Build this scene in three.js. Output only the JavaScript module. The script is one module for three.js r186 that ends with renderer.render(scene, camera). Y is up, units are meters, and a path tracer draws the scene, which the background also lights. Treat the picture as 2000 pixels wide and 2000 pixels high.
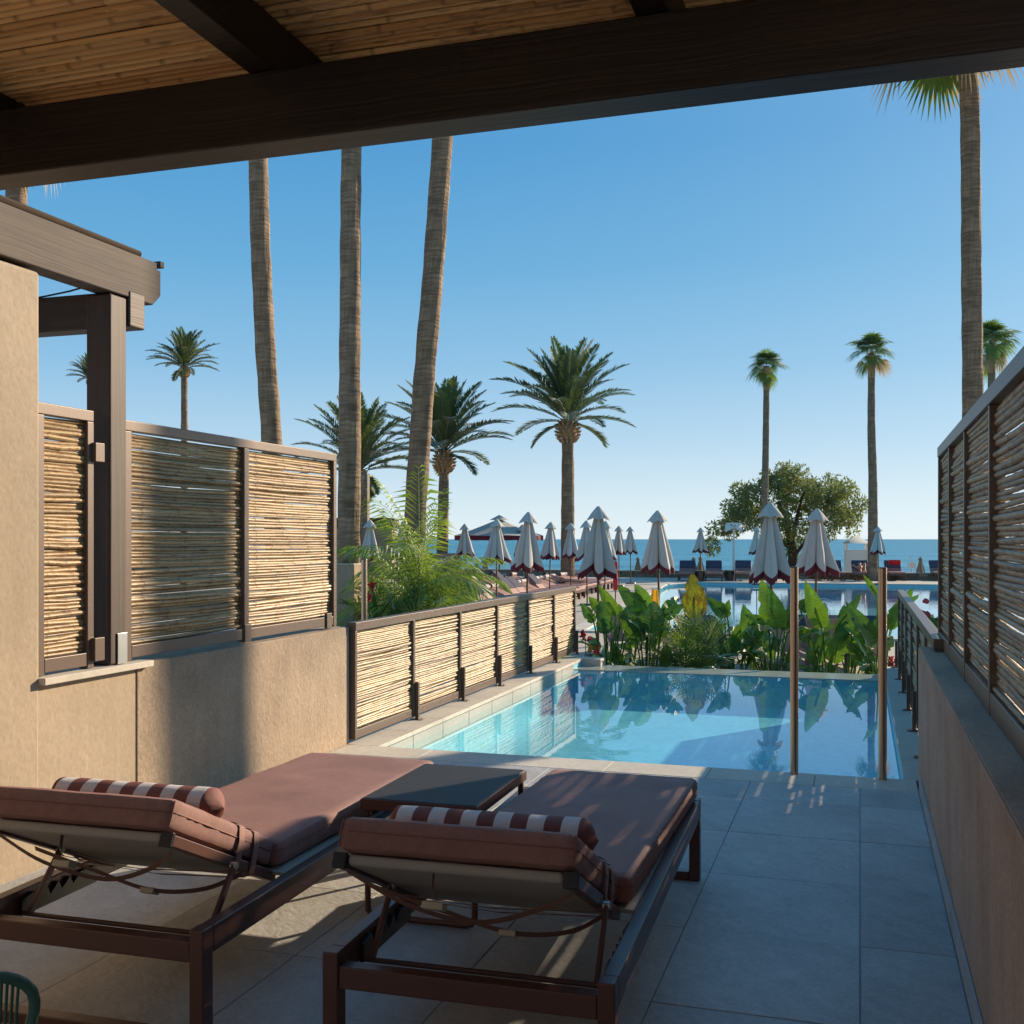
import * as THREE from 'three';
import { RoundedBoxGeometry } from 'three/addons/geometries/RoundedBoxGeometry.js';
import { mergeGeometries, toCreasedNormals } from 'three/addons/utils/BufferGeometryUtils.js';
import { MarchingCubes } from 'three/addons/objects/MarchingCubes.js';

// ---------------------------------------------------------------- camera, sky, sun, exposure
const scene = new THREE.Scene();
const FOC = 2126, EYE = 1.44, YAW = Math.atan2(680, FOC);        // focal length in photo pixels, eye height, turn left of the pool axis
const camera = new THREE.PerspectiveCamera(2 * Math.atan(1000 / FOC) * 180 / Math.PI, 1, 0.05, 40000);
camera.position.set(0, EYE, 0);
camera.rotation.y = YAW;
camera.setViewOffset(2000, 2000, 0, -53, 2000, 2000);            // shift lens: the horizon sits a little under the middle
scene.add(camera);

const SUN = new THREE.Vector3(0.56, 0.368, -0.83).normalize();
const EXPO = 1.6;
{
  const W = 1024, H = 512, d = new Float32Array(W * H * 4);
  const stops = [[0, .68, .77, .80], [2, .58, .71, .78], [5, .40, .59, .745], [9, .235, .465, .685], [14, .125, .365, .62], [20, .068, .285, .565], [30, .058, .265, .545], [50, .052, .245, .52], [90, .048, .23, .50]];
  const dir = new THREE.Vector3();
  for (let j = 0; j < H; j++) for (let i = 0; i < W; i++) {
    const el = ((j + .5) / H - .5) * Math.PI, az = ((i + .5) / W - .5) * 2 * Math.PI;
    dir.set(Math.cos(el) * Math.cos(az), Math.sin(el), Math.cos(el) * Math.sin(az));
    const e = Math.max(0, el * 180 / Math.PI);
    let k = 0; while (k < stops.length - 2 && e > stops[k + 1][0]) k++;
    const a = stops[k], b = stops[k + 1], t = Math.min(1, (e - a[0]) / (b[0] - a[0]));
    const g = Math.acos(Math.min(1, Math.max(-1, dir.dot(SUN)))) * 180 / Math.PI;
    const glow = 1.1 * Math.exp(-g / 14);
    const o = (j * W + i) * 4;
    const S = 1.14 / EXPO;
    for (let c = 0; c < 3; c++) d[o + c] = (a[c + 1] + (b[c + 1] - a[c + 1]) * t) * S + glow * [0.62, 0.62, 0.54][c] * S;
    d[o + 3] = 1;
  }
  const sky = new THREE.DataTexture(d, W, H, THREE.RGBAFormat, THREE.FloatType);
  sky.mapping = THREE.EquirectangularReflectionMapping; sky.magFilter = sky.minFilter = THREE.LinearFilter; sky.needsUpdate = true;
  scene.background = sky; scene.environment = sky;
}
const sun = new THREE.DirectionalLight(new THREE.Color(1, 0.81, 0.58), 5);
sun.position.copy(SUN).multiplyScalar(80); sun.target.position.set(-2, 0, -14);
sun.position.add(sun.target.position);
sun.castShadow = true; sun.shadow.mapSize.set(4096, 4096);
Object.assign(sun.shadow.camera, { left: -30, right: 30, top: 30, bottom: -30, near: 1, far: 220 });
scene.add(sun, sun.target);

const renderer = new THREE.WebGLRenderer({ antialias: true });
renderer.setSize(1024, 1024);
renderer.toneMapping = THREE.LinearToneMapping;
renderer.toneMappingExposure = EXPO;
renderer.shadowMap.enabled = true;

// ---------------------------------------------------------------- helpers
let seed = 7;
const R = () => { seed = (seed * 1664525 + 1013904223) >>> 0; return seed / 4294967296; };
const rr = (a, b) => a + (b - a) * R();
const V = (x, y, z) => new THREE.Vector3(x, y, z);
const lin = (r, g, b) => new THREE.Color().setRGB(r, g, b);
const CY = Math.cos(YAW), SY = Math.sin(YAW);
function ray(u, v) { const x = (u - 1000) / FOC; return V(x * CY - SY, -(v - 1053) / FOC, -(x * SY + CY)); }   // a photo pixel as a direction
function atDepth(u, v, d) { return ray(u, v).multiplyScalar(d).add(V(0, EYE, 0)); }
function onGround(u, d, y) { const p = ray(u, 1053).multiplyScalar(d); p.y = y; return p; }
const taken = {};
function numbered(name) { const n = taken[name] = (taken[name] ?? -1) + 1; return n ? `${name}_${String(n).padStart(3, '0')}` : name; }
function shade(o) { o.traverse(m => { if (m.isMesh) m.castShadow = m.receiveShadow = true; }); return o; }
function T(name, label, category, pos = [0, 0, 0], turn = 0, group) {
  const o = new THREE.Group(); o.name = numbered(name); o.position.set(...pos); o.rotation.y = turn;
  o.userData = { label, category }; if (group) o.userData.group = group;
  scene.add(o); return o;
}
function M(name, geo, mat, parent) { const m = new THREE.Mesh(geo, mat); m.name = name; m.castShadow = m.receiveShadow = true; parent.add(m); return m; }
function W(name, geo, mat, parent) { const m = M(name, geo, mat, parent); m.position.copy(parent.isMesh ? V(0, 0, 0) : parent.position).negate(); return m; }   // geometry given in world metres, unturned parent
function struct(name, geo, mat) { const m = new THREE.Mesh(geo, mat); m.name = numbered(name); m.userData.kind = 'structure'; m.castShadow = m.receiveShadow = true; scene.add(m); return m; }
function solo(name, geo, mat, label, category, group, pos) {
  const m = new THREE.Mesh(geo, mat); m.name = numbered(name); m.userData = { label, category }; if (group) m.userData.group = group;
  m.castShadow = m.receiveShadow = true; if (pos) m.position.set(...pos); scene.add(m); return m;
}
function dup(root, pos, turn, label, group) {
  const r = root.clone(); r.name = numbered(root.userData.stem ?? root.name); scene.add(r); r.position.set(...pos); r.rotation.y = turn;
  r.userData = { ...root.userData }; if (label) r.userData.label = label; if (group) r.userData.group = group; return r;
}
function uvm(g) {                                                  // texture coordinates in metres, by the way each face points
  const p = g.attributes.position, n = g.attributes.normal, uv = new Float32Array(p.count * 2);
  for (let i = 0; i < p.count; i++) {
    const ax = Math.abs(n.getX(i)), ay = Math.abs(n.getY(i)), az = Math.abs(n.getZ(i)), x = p.getX(i), y = p.getY(i), z = p.getZ(i);
    if (ax >= ay && ax >= az) { uv[2 * i] = z; uv[2 * i + 1] = y; } else if (ay >= az) { uv[2 * i] = x; uv[2 * i + 1] = z; } else { uv[2 * i] = x; uv[2 * i + 1] = y; }
  }
  g.setAttribute('uv', new THREE.BufferAttribute(uv, 2)); return g;
}
function bx(x0, x1, y0, y1, z0, z1, r = .004, seg = 1) {            // box between limits, edges rounded by r
  const w = Math.abs(x1 - x0), h = Math.abs(y1 - y0), d = Math.abs(z1 - z0);
  const g = r > 0 ? new RoundedBoxGeometry(w, h, d, seg, Math.min(r, w / 2.01, h / 2.01, d / 2.01)) : new THREE.BoxGeometry(w, h, d);
  g.translate((x0 + x1) / 2, (y0 + y1) / 2, (z0 + z1) / 2); return uvm(g);
}
function bar(a, b, w, h, r = .003) {                               // box beam from a to b (h measured upward as far as possible)
  const d = b.clone().sub(a), L = d.length(), g = r > 0 ? new RoundedBoxGeometry(w, h, L, 1, Math.min(r, w / 2.01, h / 2.01)) : new THREE.BoxGeometry(w, h, L);
  uvm(g);
  const o = new THREE.Object3D(); o.position.copy(a).add(b).multiplyScalar(.5); if (Math.abs(d.x) + Math.abs(d.z) < 1e-4) o.rotation.x = Math.PI / 2; else o.lookAt(b); o.updateMatrix();
  return g.applyMatrix4(o.matrix);
}
function tube(pts, r, rs = 8, seg = 0, closed = false) { return new THREE.TubeGeometry(new THREE.CatmullRomCurve3(pts, closed, 'catmullrom', .5), seg || pts.length * 4, r, rs, closed); }
function cyl(r0, r1, h, n = 16, y0 = 0) { const g = new THREE.CylinderGeometry(r1, r0, h, n, 1); g.translate(0, y0 + h / 2, 0); return g; }
function strip(g) { for (const k of Object.keys(g.attributes)) if (!['position', 'normal', 'uv'].includes(k)) g.deleteAttribute(k); return g; }
function merge(list) { return mergeGeometries(list.map(g => strip(g.index ? g.toNonIndexed() : g)), false); }
function geo(pos, idx, uv, col) {
  const g = new THREE.BufferGeometry(); g.setAttribute('position', new THREE.BufferAttribute(new Float32Array(pos), 3));
  if (uv) g.setAttribute('uv', new THREE.BufferAttribute(new Float32Array(uv), 2));
  if (col) g.setAttribute('color', new THREE.BufferAttribute(new Float32Array(col), 3));
  g.setIndex(idx); g.computeVertexNormals(); return g;
}

// ---------------------------------------------------------------- computed textures
const hash = (x, y, s) => { let h = (x * 374761393 + y * 668265263 + s * 2147483629) | 0; h = Math.imul(h ^ (h >>> 13), 1274126177); return ((h ^ (h >>> 16)) >>> 0) / 4294967296; };
function vnoise(u, v, nx, ny, s) {                                  // value noise that tiles over 0..1
  const x = u * nx, y = v * ny, xi = Math.floor(x), yi = Math.floor(y), fx = x - xi, fy = y - yi, sx = fx * fx * (3 - 2 * fx), sy = fy * fy * (3 - 2 * fy);
  const q = (i, j) => hash(((i % nx) + nx) % nx, ((j % ny) + ny) % ny, s);
  return (q(xi, yi) * (1 - sx) + q(xi + 1, yi) * sx) * (1 - sy) + (q(xi, yi + 1) * (1 - sx) + q(xi + 1, yi + 1) * sx) * sy;
}
function fbm(u, v, nx, ny, oct, s) { let a = 0, w = .5, t = 0; for (let k = 0; k < oct; k++) { a += w * vnoise(u, v, nx << k, ny << k, s + k); t += w; w *= .5; } return a / t; }
function tex(n, f, size, srgb = false, ny = n) {                    // f(u, v) -> [r, g, b] or a number, 0..1; size in metres [x, y]
  const d = new Uint8Array(n * ny * 4);
  for (let j = 0; j < ny; j++) for (let i = 0; i < n; i++) {
    const c = f((i + .5) / n, (j + .5) / ny), o = (j * n + i) * 4;
    for (let k = 0; k < 3; k++) d[o + k] = Math.max(0, Math.min(255, 255 * (c.length ? c[k] : c)));
    d[o + 3] = 255;
  }
  const t = new THREE.DataTexture(d, n, ny); t.wrapS = t.wrapT = THREE.RepeatWrapping; t.magFilter = THREE.LinearFilter; t.minFilter = THREE.LinearMipmapLinearFilter; t.generateMipmaps = true;
  if (srgb) t.colorSpace = THREE.SRGBColorSpace;
  t.repeat.set(1 / size[0], 1 / size[1]); t.needsUpdate = true; return t;
}
const grey = (a, lo, hi) => { const v = lo + (hi - lo) * a; return [v, v, v]; };
const X = {
  stuccoBump: tex(512, (u, v) => .55 * fbm(u, v, 48, 40, 4, 1) + .45 * fbm(u, v, 7, 5, 4, 2), [1, 1]),
  stuccoTint: tex(512, (u, v) => { const a = fbm(u, v, 3, 4, 6, 3), s = fbm(u, v, 26, 3, 4, 4), g = fbm(u, v, 120, 120, 2, 5); return [.80 + .14 * a + .05 * s + .07 * g, .79 + .14 * a + .06 * s + .07 * g, .77 + .15 * a + .07 * s + .07 * g]; }, [1.7, 1.7], true),
  roughStuccoTint: tex(512, (u, v) => { const a = fbm(u, v, 4, 3, 6, 13), s = fbm(u, v, 40, 3, 4, 14), g = fbm(u, v, 150, 150, 2, 15); const q = .60 + .30 * a + .06 * s + .16 * g; return [q, q * .985, q * .97]; }, [1.3, 1.3], true),
  slateBump: tex(1024, (u, v) => { const w = fbm(u, v, 5, 5, 4, 21) * .16, a = fbm(u + v + w, v - u + w, 18, 26, 5, 22), b = fbm(u + w, v, 6, 6, 5, 23), c = fbm(u, v, 120, 120, 3, 24); return .5 * Math.pow(Math.abs(2 * a - 1), .8) + .25 * b + .25 * c; }, [1.4, 1.4]),
  slateTint: tex(512, (u, v) => { const a = fbm(u, v, 4, 4, 6, 25), b = fbm(u + v, v - u, 14, 30, 4, 26), g = fbm(u, v, 170, 170, 2, 27); const q = .66 + .22 * a + .10 * b + .12 * g; return [q, q * .99, q * .97]; }, [1.9, 1.9], true),
  concTint: tex(512, (u, v) => { const a = fbm(u, v, 5, 5, 6, 31), g = fbm(u, v, 130, 130, 2, 32); const q = .74 + .17 * a + .09 * g; return [q, q * .985, q * .96]; }, [3.1, 3.1], true),
  woodTint: tex(512, (u, v) => { const w = fbm(u, v, 3, 3, 3, 41) * .05, a = fbm(u, v + w, 3, 70, 4, 42), b = fbm(u, v, 4, 9, 5, 43); const q = .56 + .22 * a + .26 * b; return [q, q * .97, q * .94]; }, [1.6, .8], true),
  woodBump: tex(512, (u, v) => fbm(u, v + fbm(u, v, 3, 3, 3, 41) * .05, 3, 90, 4, 44), [1.2, .6]),
  reedTint: tex(256, (u, v) => { const a = fbm(u, v, 3, 14, 4, 51), b = fbm(u, v, 14, 5, 4, 52), sp = fbm(u, v, 60, 30, 2, 53); const q = .70 + .26 * a, st = b > .60 ? (b - .60) * 1.5 : 0, f = sp > .7 ? .2 : 0; return [q - st * .5 - f * .6, q * .985 - st * .8 - f * .8, q * .95 - st * .95 - f]; }, [1, 1], true),
  reedOldTint: tex(256, (u, v) => { const a = fbm(u, v, 5, 4, 4, 54), b = fbm(u, v, 40, 20, 2, 55), st = b > .68 ? .16 : 0; const q = .82 + .18 * a - st; return [q, q * .98, q * .95]; }, [1, 1], true),
  fabricBump: tex(256, (u, v) => .5 + .25 * Math.sin(u * Math.PI * 2 * 40) * Math.sin(v * Math.PI * 2 * 40) + .25 * (fbm(u, v, 40, 40, 2, 61) - .5), [.06, .06]),
  fabricTint: tex(256, (u, v) => { const q = .72 + .22 * fbm(u, v, 3, 3, 6, 62) + .10 * fbm(u, v, 90, 90, 2, 63); return [q, q, q]; }, [.7, .7], true),
  canvasTint: tex(256, (u, v) => { const a = fbm(u, v, 3, 4, 5, 64), s = fbm(u, v, 18, 2, 3, 65); const q = .78 + .14 * a + .08 * s; return [q, q * .99, q * .97]; }, [1, 1.4], true),
  trunkTint: tex(512, (u, v) => { const w = fbm(u, v, 6, 6, 3, 71) * .03, a = fbm(u, v + w, 5, 60, 4, 72), a2 = fbm(u, v + w, 4, 17, 4, 76), b = fbm(u, v, 30, 5, 4, 73), c = fbm(u, v, 4, 5, 5, 74); const q = .24 + .34 * a + .22 * a2 + .22 * b + .14 * c; return [q, q * .93, q * .85]; }, [1, 1], true),
  trunkBump: tex(512, (u, v) => { const w = fbm(u, v, 6, 6, 3, 71) * .03, a = fbm(u, v + w, 5, 60, 3, 72), b = fbm(u, v, 40, 8, 4, 75); return .65 * a + .35 * b; }, [1, 1]),
  leafTint: tex(256, (u, v) => { const a = fbm(u, v, 40, 3, 3, 81), b = fbm(u, v, 4, 4, 5, 82); const q = .70 + .18 * a + .14 * b; return [q, q, q * .95]; }, [1, 1], true),
  leafBump: tex(256, (u, v) => .5 + .5 * Math.sin(u * Math.PI * 2 * 26) * (.5 + .5 * fbm(u, v, 26, 6, 3, 83)), [1, 1]),
  rustLeaf: tex(256, (u, v) => { const b = fbm(u, v, 9, 9, 4, 84), c = fbm(u, v, 50, 50, 2, 85), e = Math.abs(v - .5) * 2, q = Math.max(0, Math.min(1, (b * .7 + c * .45 + e * .12 - .56) * 6)); return [.66 - .10 * q, .70 - .26 * q, .12]; }, [1, 1], true),
  ripple: tex(512, (u, v) => .6 * fbm(u, v, 5, 6, 4, 91) + .4 * fbm(u, v, 13, 15, 3, 92), [2.6, 2.6]),
  waves: tex(1024, (u, v) => .5 * fbm(u, v, 10, 26, 5, 93) + .5 * fbm(u, v, 34, 80, 4, 94), [60, 60]),
  seaTint: tex(512, (u, v) => { const a = fbm(u, v, 4, 22, 5, 95), b = fbm(u, v, 3, 5, 4, 96); const q = .60 + .42 * a + .18 * b; return [q * .95, q, q]; }, [340, 120], true),
  poolTint: tex(512, (u, v) => { const t = 24, fx = (u * t) % 1, fy = (v * t) % 1, j = fx < .05 || fy < .05 ? 1 : 0, h = hash(Math.floor(u * t), Math.floor(v * t), 97), a = fbm(u, v, 6, 6, 4, 98); const q = .84 + .08 * h + .08 * a; return j ? [.86, .90, .90] : [q, q, q]; }, [1.2, 1.2], true),
};
// a stripe print that runs along the bolster: white and terracotta
X.stripes = tex(512, (u, v) => { const k = u * 13, f = k - Math.floor(k), w = Math.floor(k) % 2 === 1, n = .05 * fbm(u, v, 60, 60, 2, 66), e = Math.min(f, 1 - f) < .012 ? .04 : 0; return w ? [.86 - n - e, .84 - n - e, .83 - n - e] : [.50 - n, .295 - n, .265 - n]; }, [1, 1], true, 128);

const std = (o) => new THREE.MeshPhysicalMaterial({ side: THREE.DoubleSide, ...o });
const mats = {
  stucco: std({ color: lin(.435, .345, .25), map: X.stuccoTint, bumpMap: X.stuccoBump, bumpScale: .0028, roughness: .92 }),
  stuccoRough: std({ color: lin(.47, .365, .265), map: X.roughStuccoTint, bumpMap: X.stuccoBump, bumpScale: .006, roughness: .95 }),
  stuccoBrown: std({ color: lin(.58, .41, .295), map: X.roughStuccoTint, bumpMap: X.stuccoBump, bumpScale: .004, roughness: .93 }),
  slate: [0, 1, 2, 3].map(k => std({ color: lin(.52, .525, .525).multiplyScalar(.93 + .045 * k), map: X.slateTint, bumpMap: X.slateBump, bumpScale: .003, roughness: .6 })),
  grout: std({ color: lin(.42, .42, .415), roughness: .95 }),
  coping: std({ color: lin(.74, .69, .60), map: X.concTint, roughness: .7, bumpMap: X.stuccoBump, bumpScale: .0012 }),
  copingFace: std({ color: lin(.42, .43, .40), map: X.concTint, roughness: .5 }),
  deck: std({ color: lin(.60, .54, .46), map: X.concTint, roughness: .85, bumpMap: X.stuccoBump, bumpScale: .003 }),
  poolTile: std({ color: lin(.34, .78, .90), map: X.poolTint, roughness: .35 }),
  poolStone: std({ color: lin(.40, .47, .44), map: X.concTint, roughness: .25 }),
  water: std({ color: lin(.76, .96, 1.0), transmission: 1, thickness: 0, ior: 1.33, roughness: .0, bumpMap: X.ripple, bumpScale: .0006, side: THREE.FrontSide }),
  bigWater: std({ color: lin(.72, .92, .95), transmission: 1, thickness: 0, ior: 1.33, roughness: .0, bumpMap: X.ripple, bumpScale: .004, side: THREE.FrontSide }),
  sea: std({ color: lin(.075, .30, .42), map: X.seaTint, bumpMap: X.waves, bumpScale: .9, roughness: .38, ior: 1.33, specularIntensity: .75 }),
  sand: std({ color: lin(.42, .35, .25), map: X.concTint, roughness: 1 }),
  wood: std({ color: lin(.026, .015, .011), map: X.woodTint, bumpMap: X.woodBump, bumpScale: .001, roughness: .5 }),
  woodGrey: std({ color: lin(.135, .10, .08), map: X.woodTint, bumpMap: X.woodBump, bumpScale: .0015, roughness: .75 }),
  woodBrown: std({ color: lin(.095, .056, .040), map: X.woodTint, bumpMap: X.woodBump, bumpScale: .0012, roughness: .6 }),
  bronze: std({ color: lin(.135, .092, .068), roughness: .4, metalness: .2 }),
  bronzeDark: std({ color: lin(.11, .074, .055), roughness: .38, metalness: .25 }),
  steel: std({ color: lin(.52, .52, .5), roughness: .35, metalness: .9 }),
  postMetal: std({ color: lin(.60, .43, .29), roughness: .3, metalness: .8 }),
  reed: [[.60, .455, .25], [.66, .51, .295], [.52, .385, .21], [.62, .48, .28], [.45, .33, .18]].map(c => std({ color: lin(...c), map: X.reedTint, roughness: .48, vertexColors: true })),
  reedOld: [[.94, .64, .31], [1, .76, .42], [.74, .47, .22], [.86, .60, .33]].map(c => std({ color: lin(...c), map: X.reedOldTint, roughness: .6, vertexColors: true })),
  wire: std({ color: lin(.15, .12, .09), roughness: .5, metalness: .5 }),
  frame: std({ color: lin(.098, .044, .034), roughness: .38, metalness: .1 }),
  mattress: std({ color: lin(.38, .188, .158), map: X.fabricTint, bumpMap: X.fabricBump, bumpScale: .0012, roughness: .62, sheen: .3, sheenRoughness: .5, sheenColor: lin(.6, .4, .35) }),
  strap: std({ color: lin(.13, .062, .045), bumpMap: X.fabricBump, bumpScale: .0008, roughness: .7 }),
  seam: std({ color: lin(.22, .085, .065), roughness: .7 }),
  sling: std({ color: lin(.36, .33, .29), bumpMap: X.fabricBump, bumpScale: .0008, roughness: .75 }),
  stripe: std({ map: X.stripes, bumpMap: X.fabricBump, bumpScale: .0005, roughness: .7 }),
  plastic: std({ color: lin(.012, .012, .012), roughness: .4 }),
  buckle: std({ color: lin(.42, .36, .26), roughness: .45 }),
  tableTop: std({ color: lin(.04, .04, .043), map: X.slateTint, roughness: .58, specularIntensity: .6 }),
  canvas: std({ color: lin(.66, .64, .605), map: X.canvasTint, bumpMap: X.fabricBump, bumpScale: .0006, roughness: .9 }),
  canvasBeach: std({ color: lin(.34, .28, .21), map: X.canvasTint, roughness: .9 }),
  fringe: std({ color: lin(.125, .014, .022), roughness: .9 }),
  poleWood: std({ color: lin(.20, .10, .05), map: X.woodTint, roughness: .5 }),
  trunk: std({ color: lin(.50, .40, .30), map: X.trunkTint, bumpMap: X.trunkBump, bumpScale: .022, roughness: .95 }),
  trunkFar: std({ color: lin(.50, .40, .30), map: X.trunkTint, bumpMap: X.trunkBump, bumpScale: .04, roughness: .95 }),
  boots: std({ color: lin(.40, .25, .13), roughness: .9 }),
  bark: std({ color: lin(.13, .095, .065), map: X.trunkTint, roughness: 1 }),
  navy: std({ color: lin(.06, .062, .09), bumpMap: X.fabricBump, bumpScale: .002, roughness: .95 }),
  red: std({ color: lin(.60, .022, .02), roughness: .7 }),
  skin: std({ color: lin(.50, .26, .165), roughness: .55 }),
  orangeSuit: std({ color: lin(.75, .11, .05), roughness: .7 }),
  hair: std({ color: lin(.03, .018, .012), roughness: .8 }),
  white: std({ color: lin(.74, .71, .64), roughness: .7 }),
  lampGlass: std({ color: lin(.8, .8, .78), roughness: .2 }),
  stones: [[.30, .23, .16], [.36, .25, .15], [.26, .21, .16], [.38, .30, .21]].map(c => std({ color: lin(...c), map: X.roughStuccoTint, bumpMap: X.stuccoBump, bumpScale: .012, roughness: 1 })),
  mortar: std({ color: lin(.20, .17, .13), roughness: 1 }),
  soil: std({ color: lin(.10, .06, .04), map: X.concTint, roughness: 1 }),
  terracotta: std({ color: lin(.33, .13, .06), roughness: .9 }),
  potBrown: std({ color: lin(.16, .085, .055), roughness: .8 }),
  yellow: std({ color: lin(.78, .40, .02), roughness: .8, transmission: .35, thickness: 0 }),
  chairGreen: std({ color: lin(.045, .11, .075), roughness: .45 }),
  glass: std({ color: lin(.9, .95, .95), transmission: 1, thickness: 0, ior: 1.5, roughness: 0 }),
};
const leafy = (r, g, b, o = {}) => std({ color: lin(r, g, b), transmission: .52, thickness: 0, roughness: .85, ...o });
const L = {
  paddle: [leafy(.17, .35, .030, { map: X.leafTint, bumpMap: X.leafBump, bumpScale: .006, roughness: .65 }), leafy(.11, .26, .030, { map: X.leafTint, bumpMap: X.leafBump, bumpScale: .006, roughness: .65 }), leafy(.26, .47, .030, { map: X.leafTint, bumpMap: X.leafBump, bumpScale: .006, roughness: .65 })],
  rust: leafy(.56, .56, .56, { map: X.rustLeaf, bumpMap: X.leafBump, bumpScale: .004 }),
  phoenix: [leafy(.10, .145, .035), leafy(.135, .185, .04), leafy(.075, .115, .032)],
  fan: [leafy(.14, .22, .035), leafy(.19, .28, .04), leafy(.10, .17, .03)],
  feather: [leafy(.27, .38, .035), leafy(.33, .43, .04), leafy(.20, .31, .03)],
  dry: leafy(.40, .30, .16), tree: leafy(.20, .235, .055), low: [leafy(.12, .22, .03), leafy(.17, .27, .035)],
  petal: leafy(.62, .018, .015), pink: leafy(.55, .07, .10), yellowPetal: leafy(.7, .5, .06),
};

// ================================================================ large structure
const DECK = -.75, SEA = -2.3;
const XL = -3.42, XR = .33, PX0 = -3.2, PX1 = .26, PZ0 = -6.92, PZ1 = -12.35, PZ2 = -12.9, WATER = -.09;

// sea, beach, deck with the openings for the big pool and for the raised terraces
{
  const g = new THREE.PlaneGeometry(60000, 30000, 60, 60); g.rotateX(-Math.PI / 2); g.translate(0, SEA, -15000 - 78); struct('sea', uvm(g), mats.sea);
  const b = new THREE.PlaneGeometry(600, 20, 60, 4); b.rotateX(-Math.PI / 2);
  for (let i = 0; i < b.attributes.position.count; i++) { const z = b.attributes.position.getZ(i); b.attributes.position.setY(i, z > 9 ? -1.5 : -1.6 - (10 - z) * .06 + rr(-.03, .03)); }
  b.translate(0, 0, -72.5); b.computeVertexNormals(); struct('beach', uvm(b), mats.sand);
}
const BIG = [[-9.0, -52], [-8.0, -55.2], [14, -56], [14, -25], [-6.4, -25]];
{
  const s = new THREE.Shape([[-220, 64], [220, 64], [220, -200], [-220, -200]].map(p => new THREE.Vector2(...p)));   // shape y is -z
  s.holes.push(new THREE.Path(BIG.map(([x, z]) => new THREE.Vector2(x, -z))));
  s.holes.push(new THREE.Path([[-40, 13.0], [.9, 13.0], [.9, -14], [-40, -14]].map(p => new THREE.Vector2(...p))));
  const g = new THREE.ShapeGeometry(s); g.rotateX(-Math.PI / 2); g.translate(0, DECK, 0); struct('deck_paving', uvm(g), mats.deck);
}
// big pool: basin, coping, water
{
  const basin = [];
  for (let i = 0; i < BIG.length; i++) {
    const [x0, z0] = BIG[i], [x1, z1] = BIG[(i + 1) % BIG.length];
    basin.push(geo([x0, DECK - .003, z0, x1, DECK - .003, z1, x1, -1.75, z1, x0, -1.75, z0], [0, 1, 2, 0, 2, 3]));
    const a = V(x0, DECK + .02, z0), b = V(x1, DECK + .02, z1), n = b.clone().sub(a).normalize();
    const c = bar(a.add(n.clone().multiplyScalar(i === 0 ? .2 : -.2)), b.add(n.multiplyScalar(.2)), .4, .05, .01);
    struct('pool_coping', c, mats.coping);
  }
  const s = new THREE.Shape(BIG.map(([x, z]) => new THREE.Vector2(x, -z))), f = new THREE.ShapeGeometry(s); f.rotateX(-Math.PI / 2);
  const fl = f.clone().translate(0, -1.75, 0); basin.forEach(uvm);
  struct('pool_basin', merge([uvm(fl), ...basin]), mats.poolTile);
  const w = f.translate(0, -.86, 0); struct('pool_water', uvm(w), mats.bigWater);
}
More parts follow.
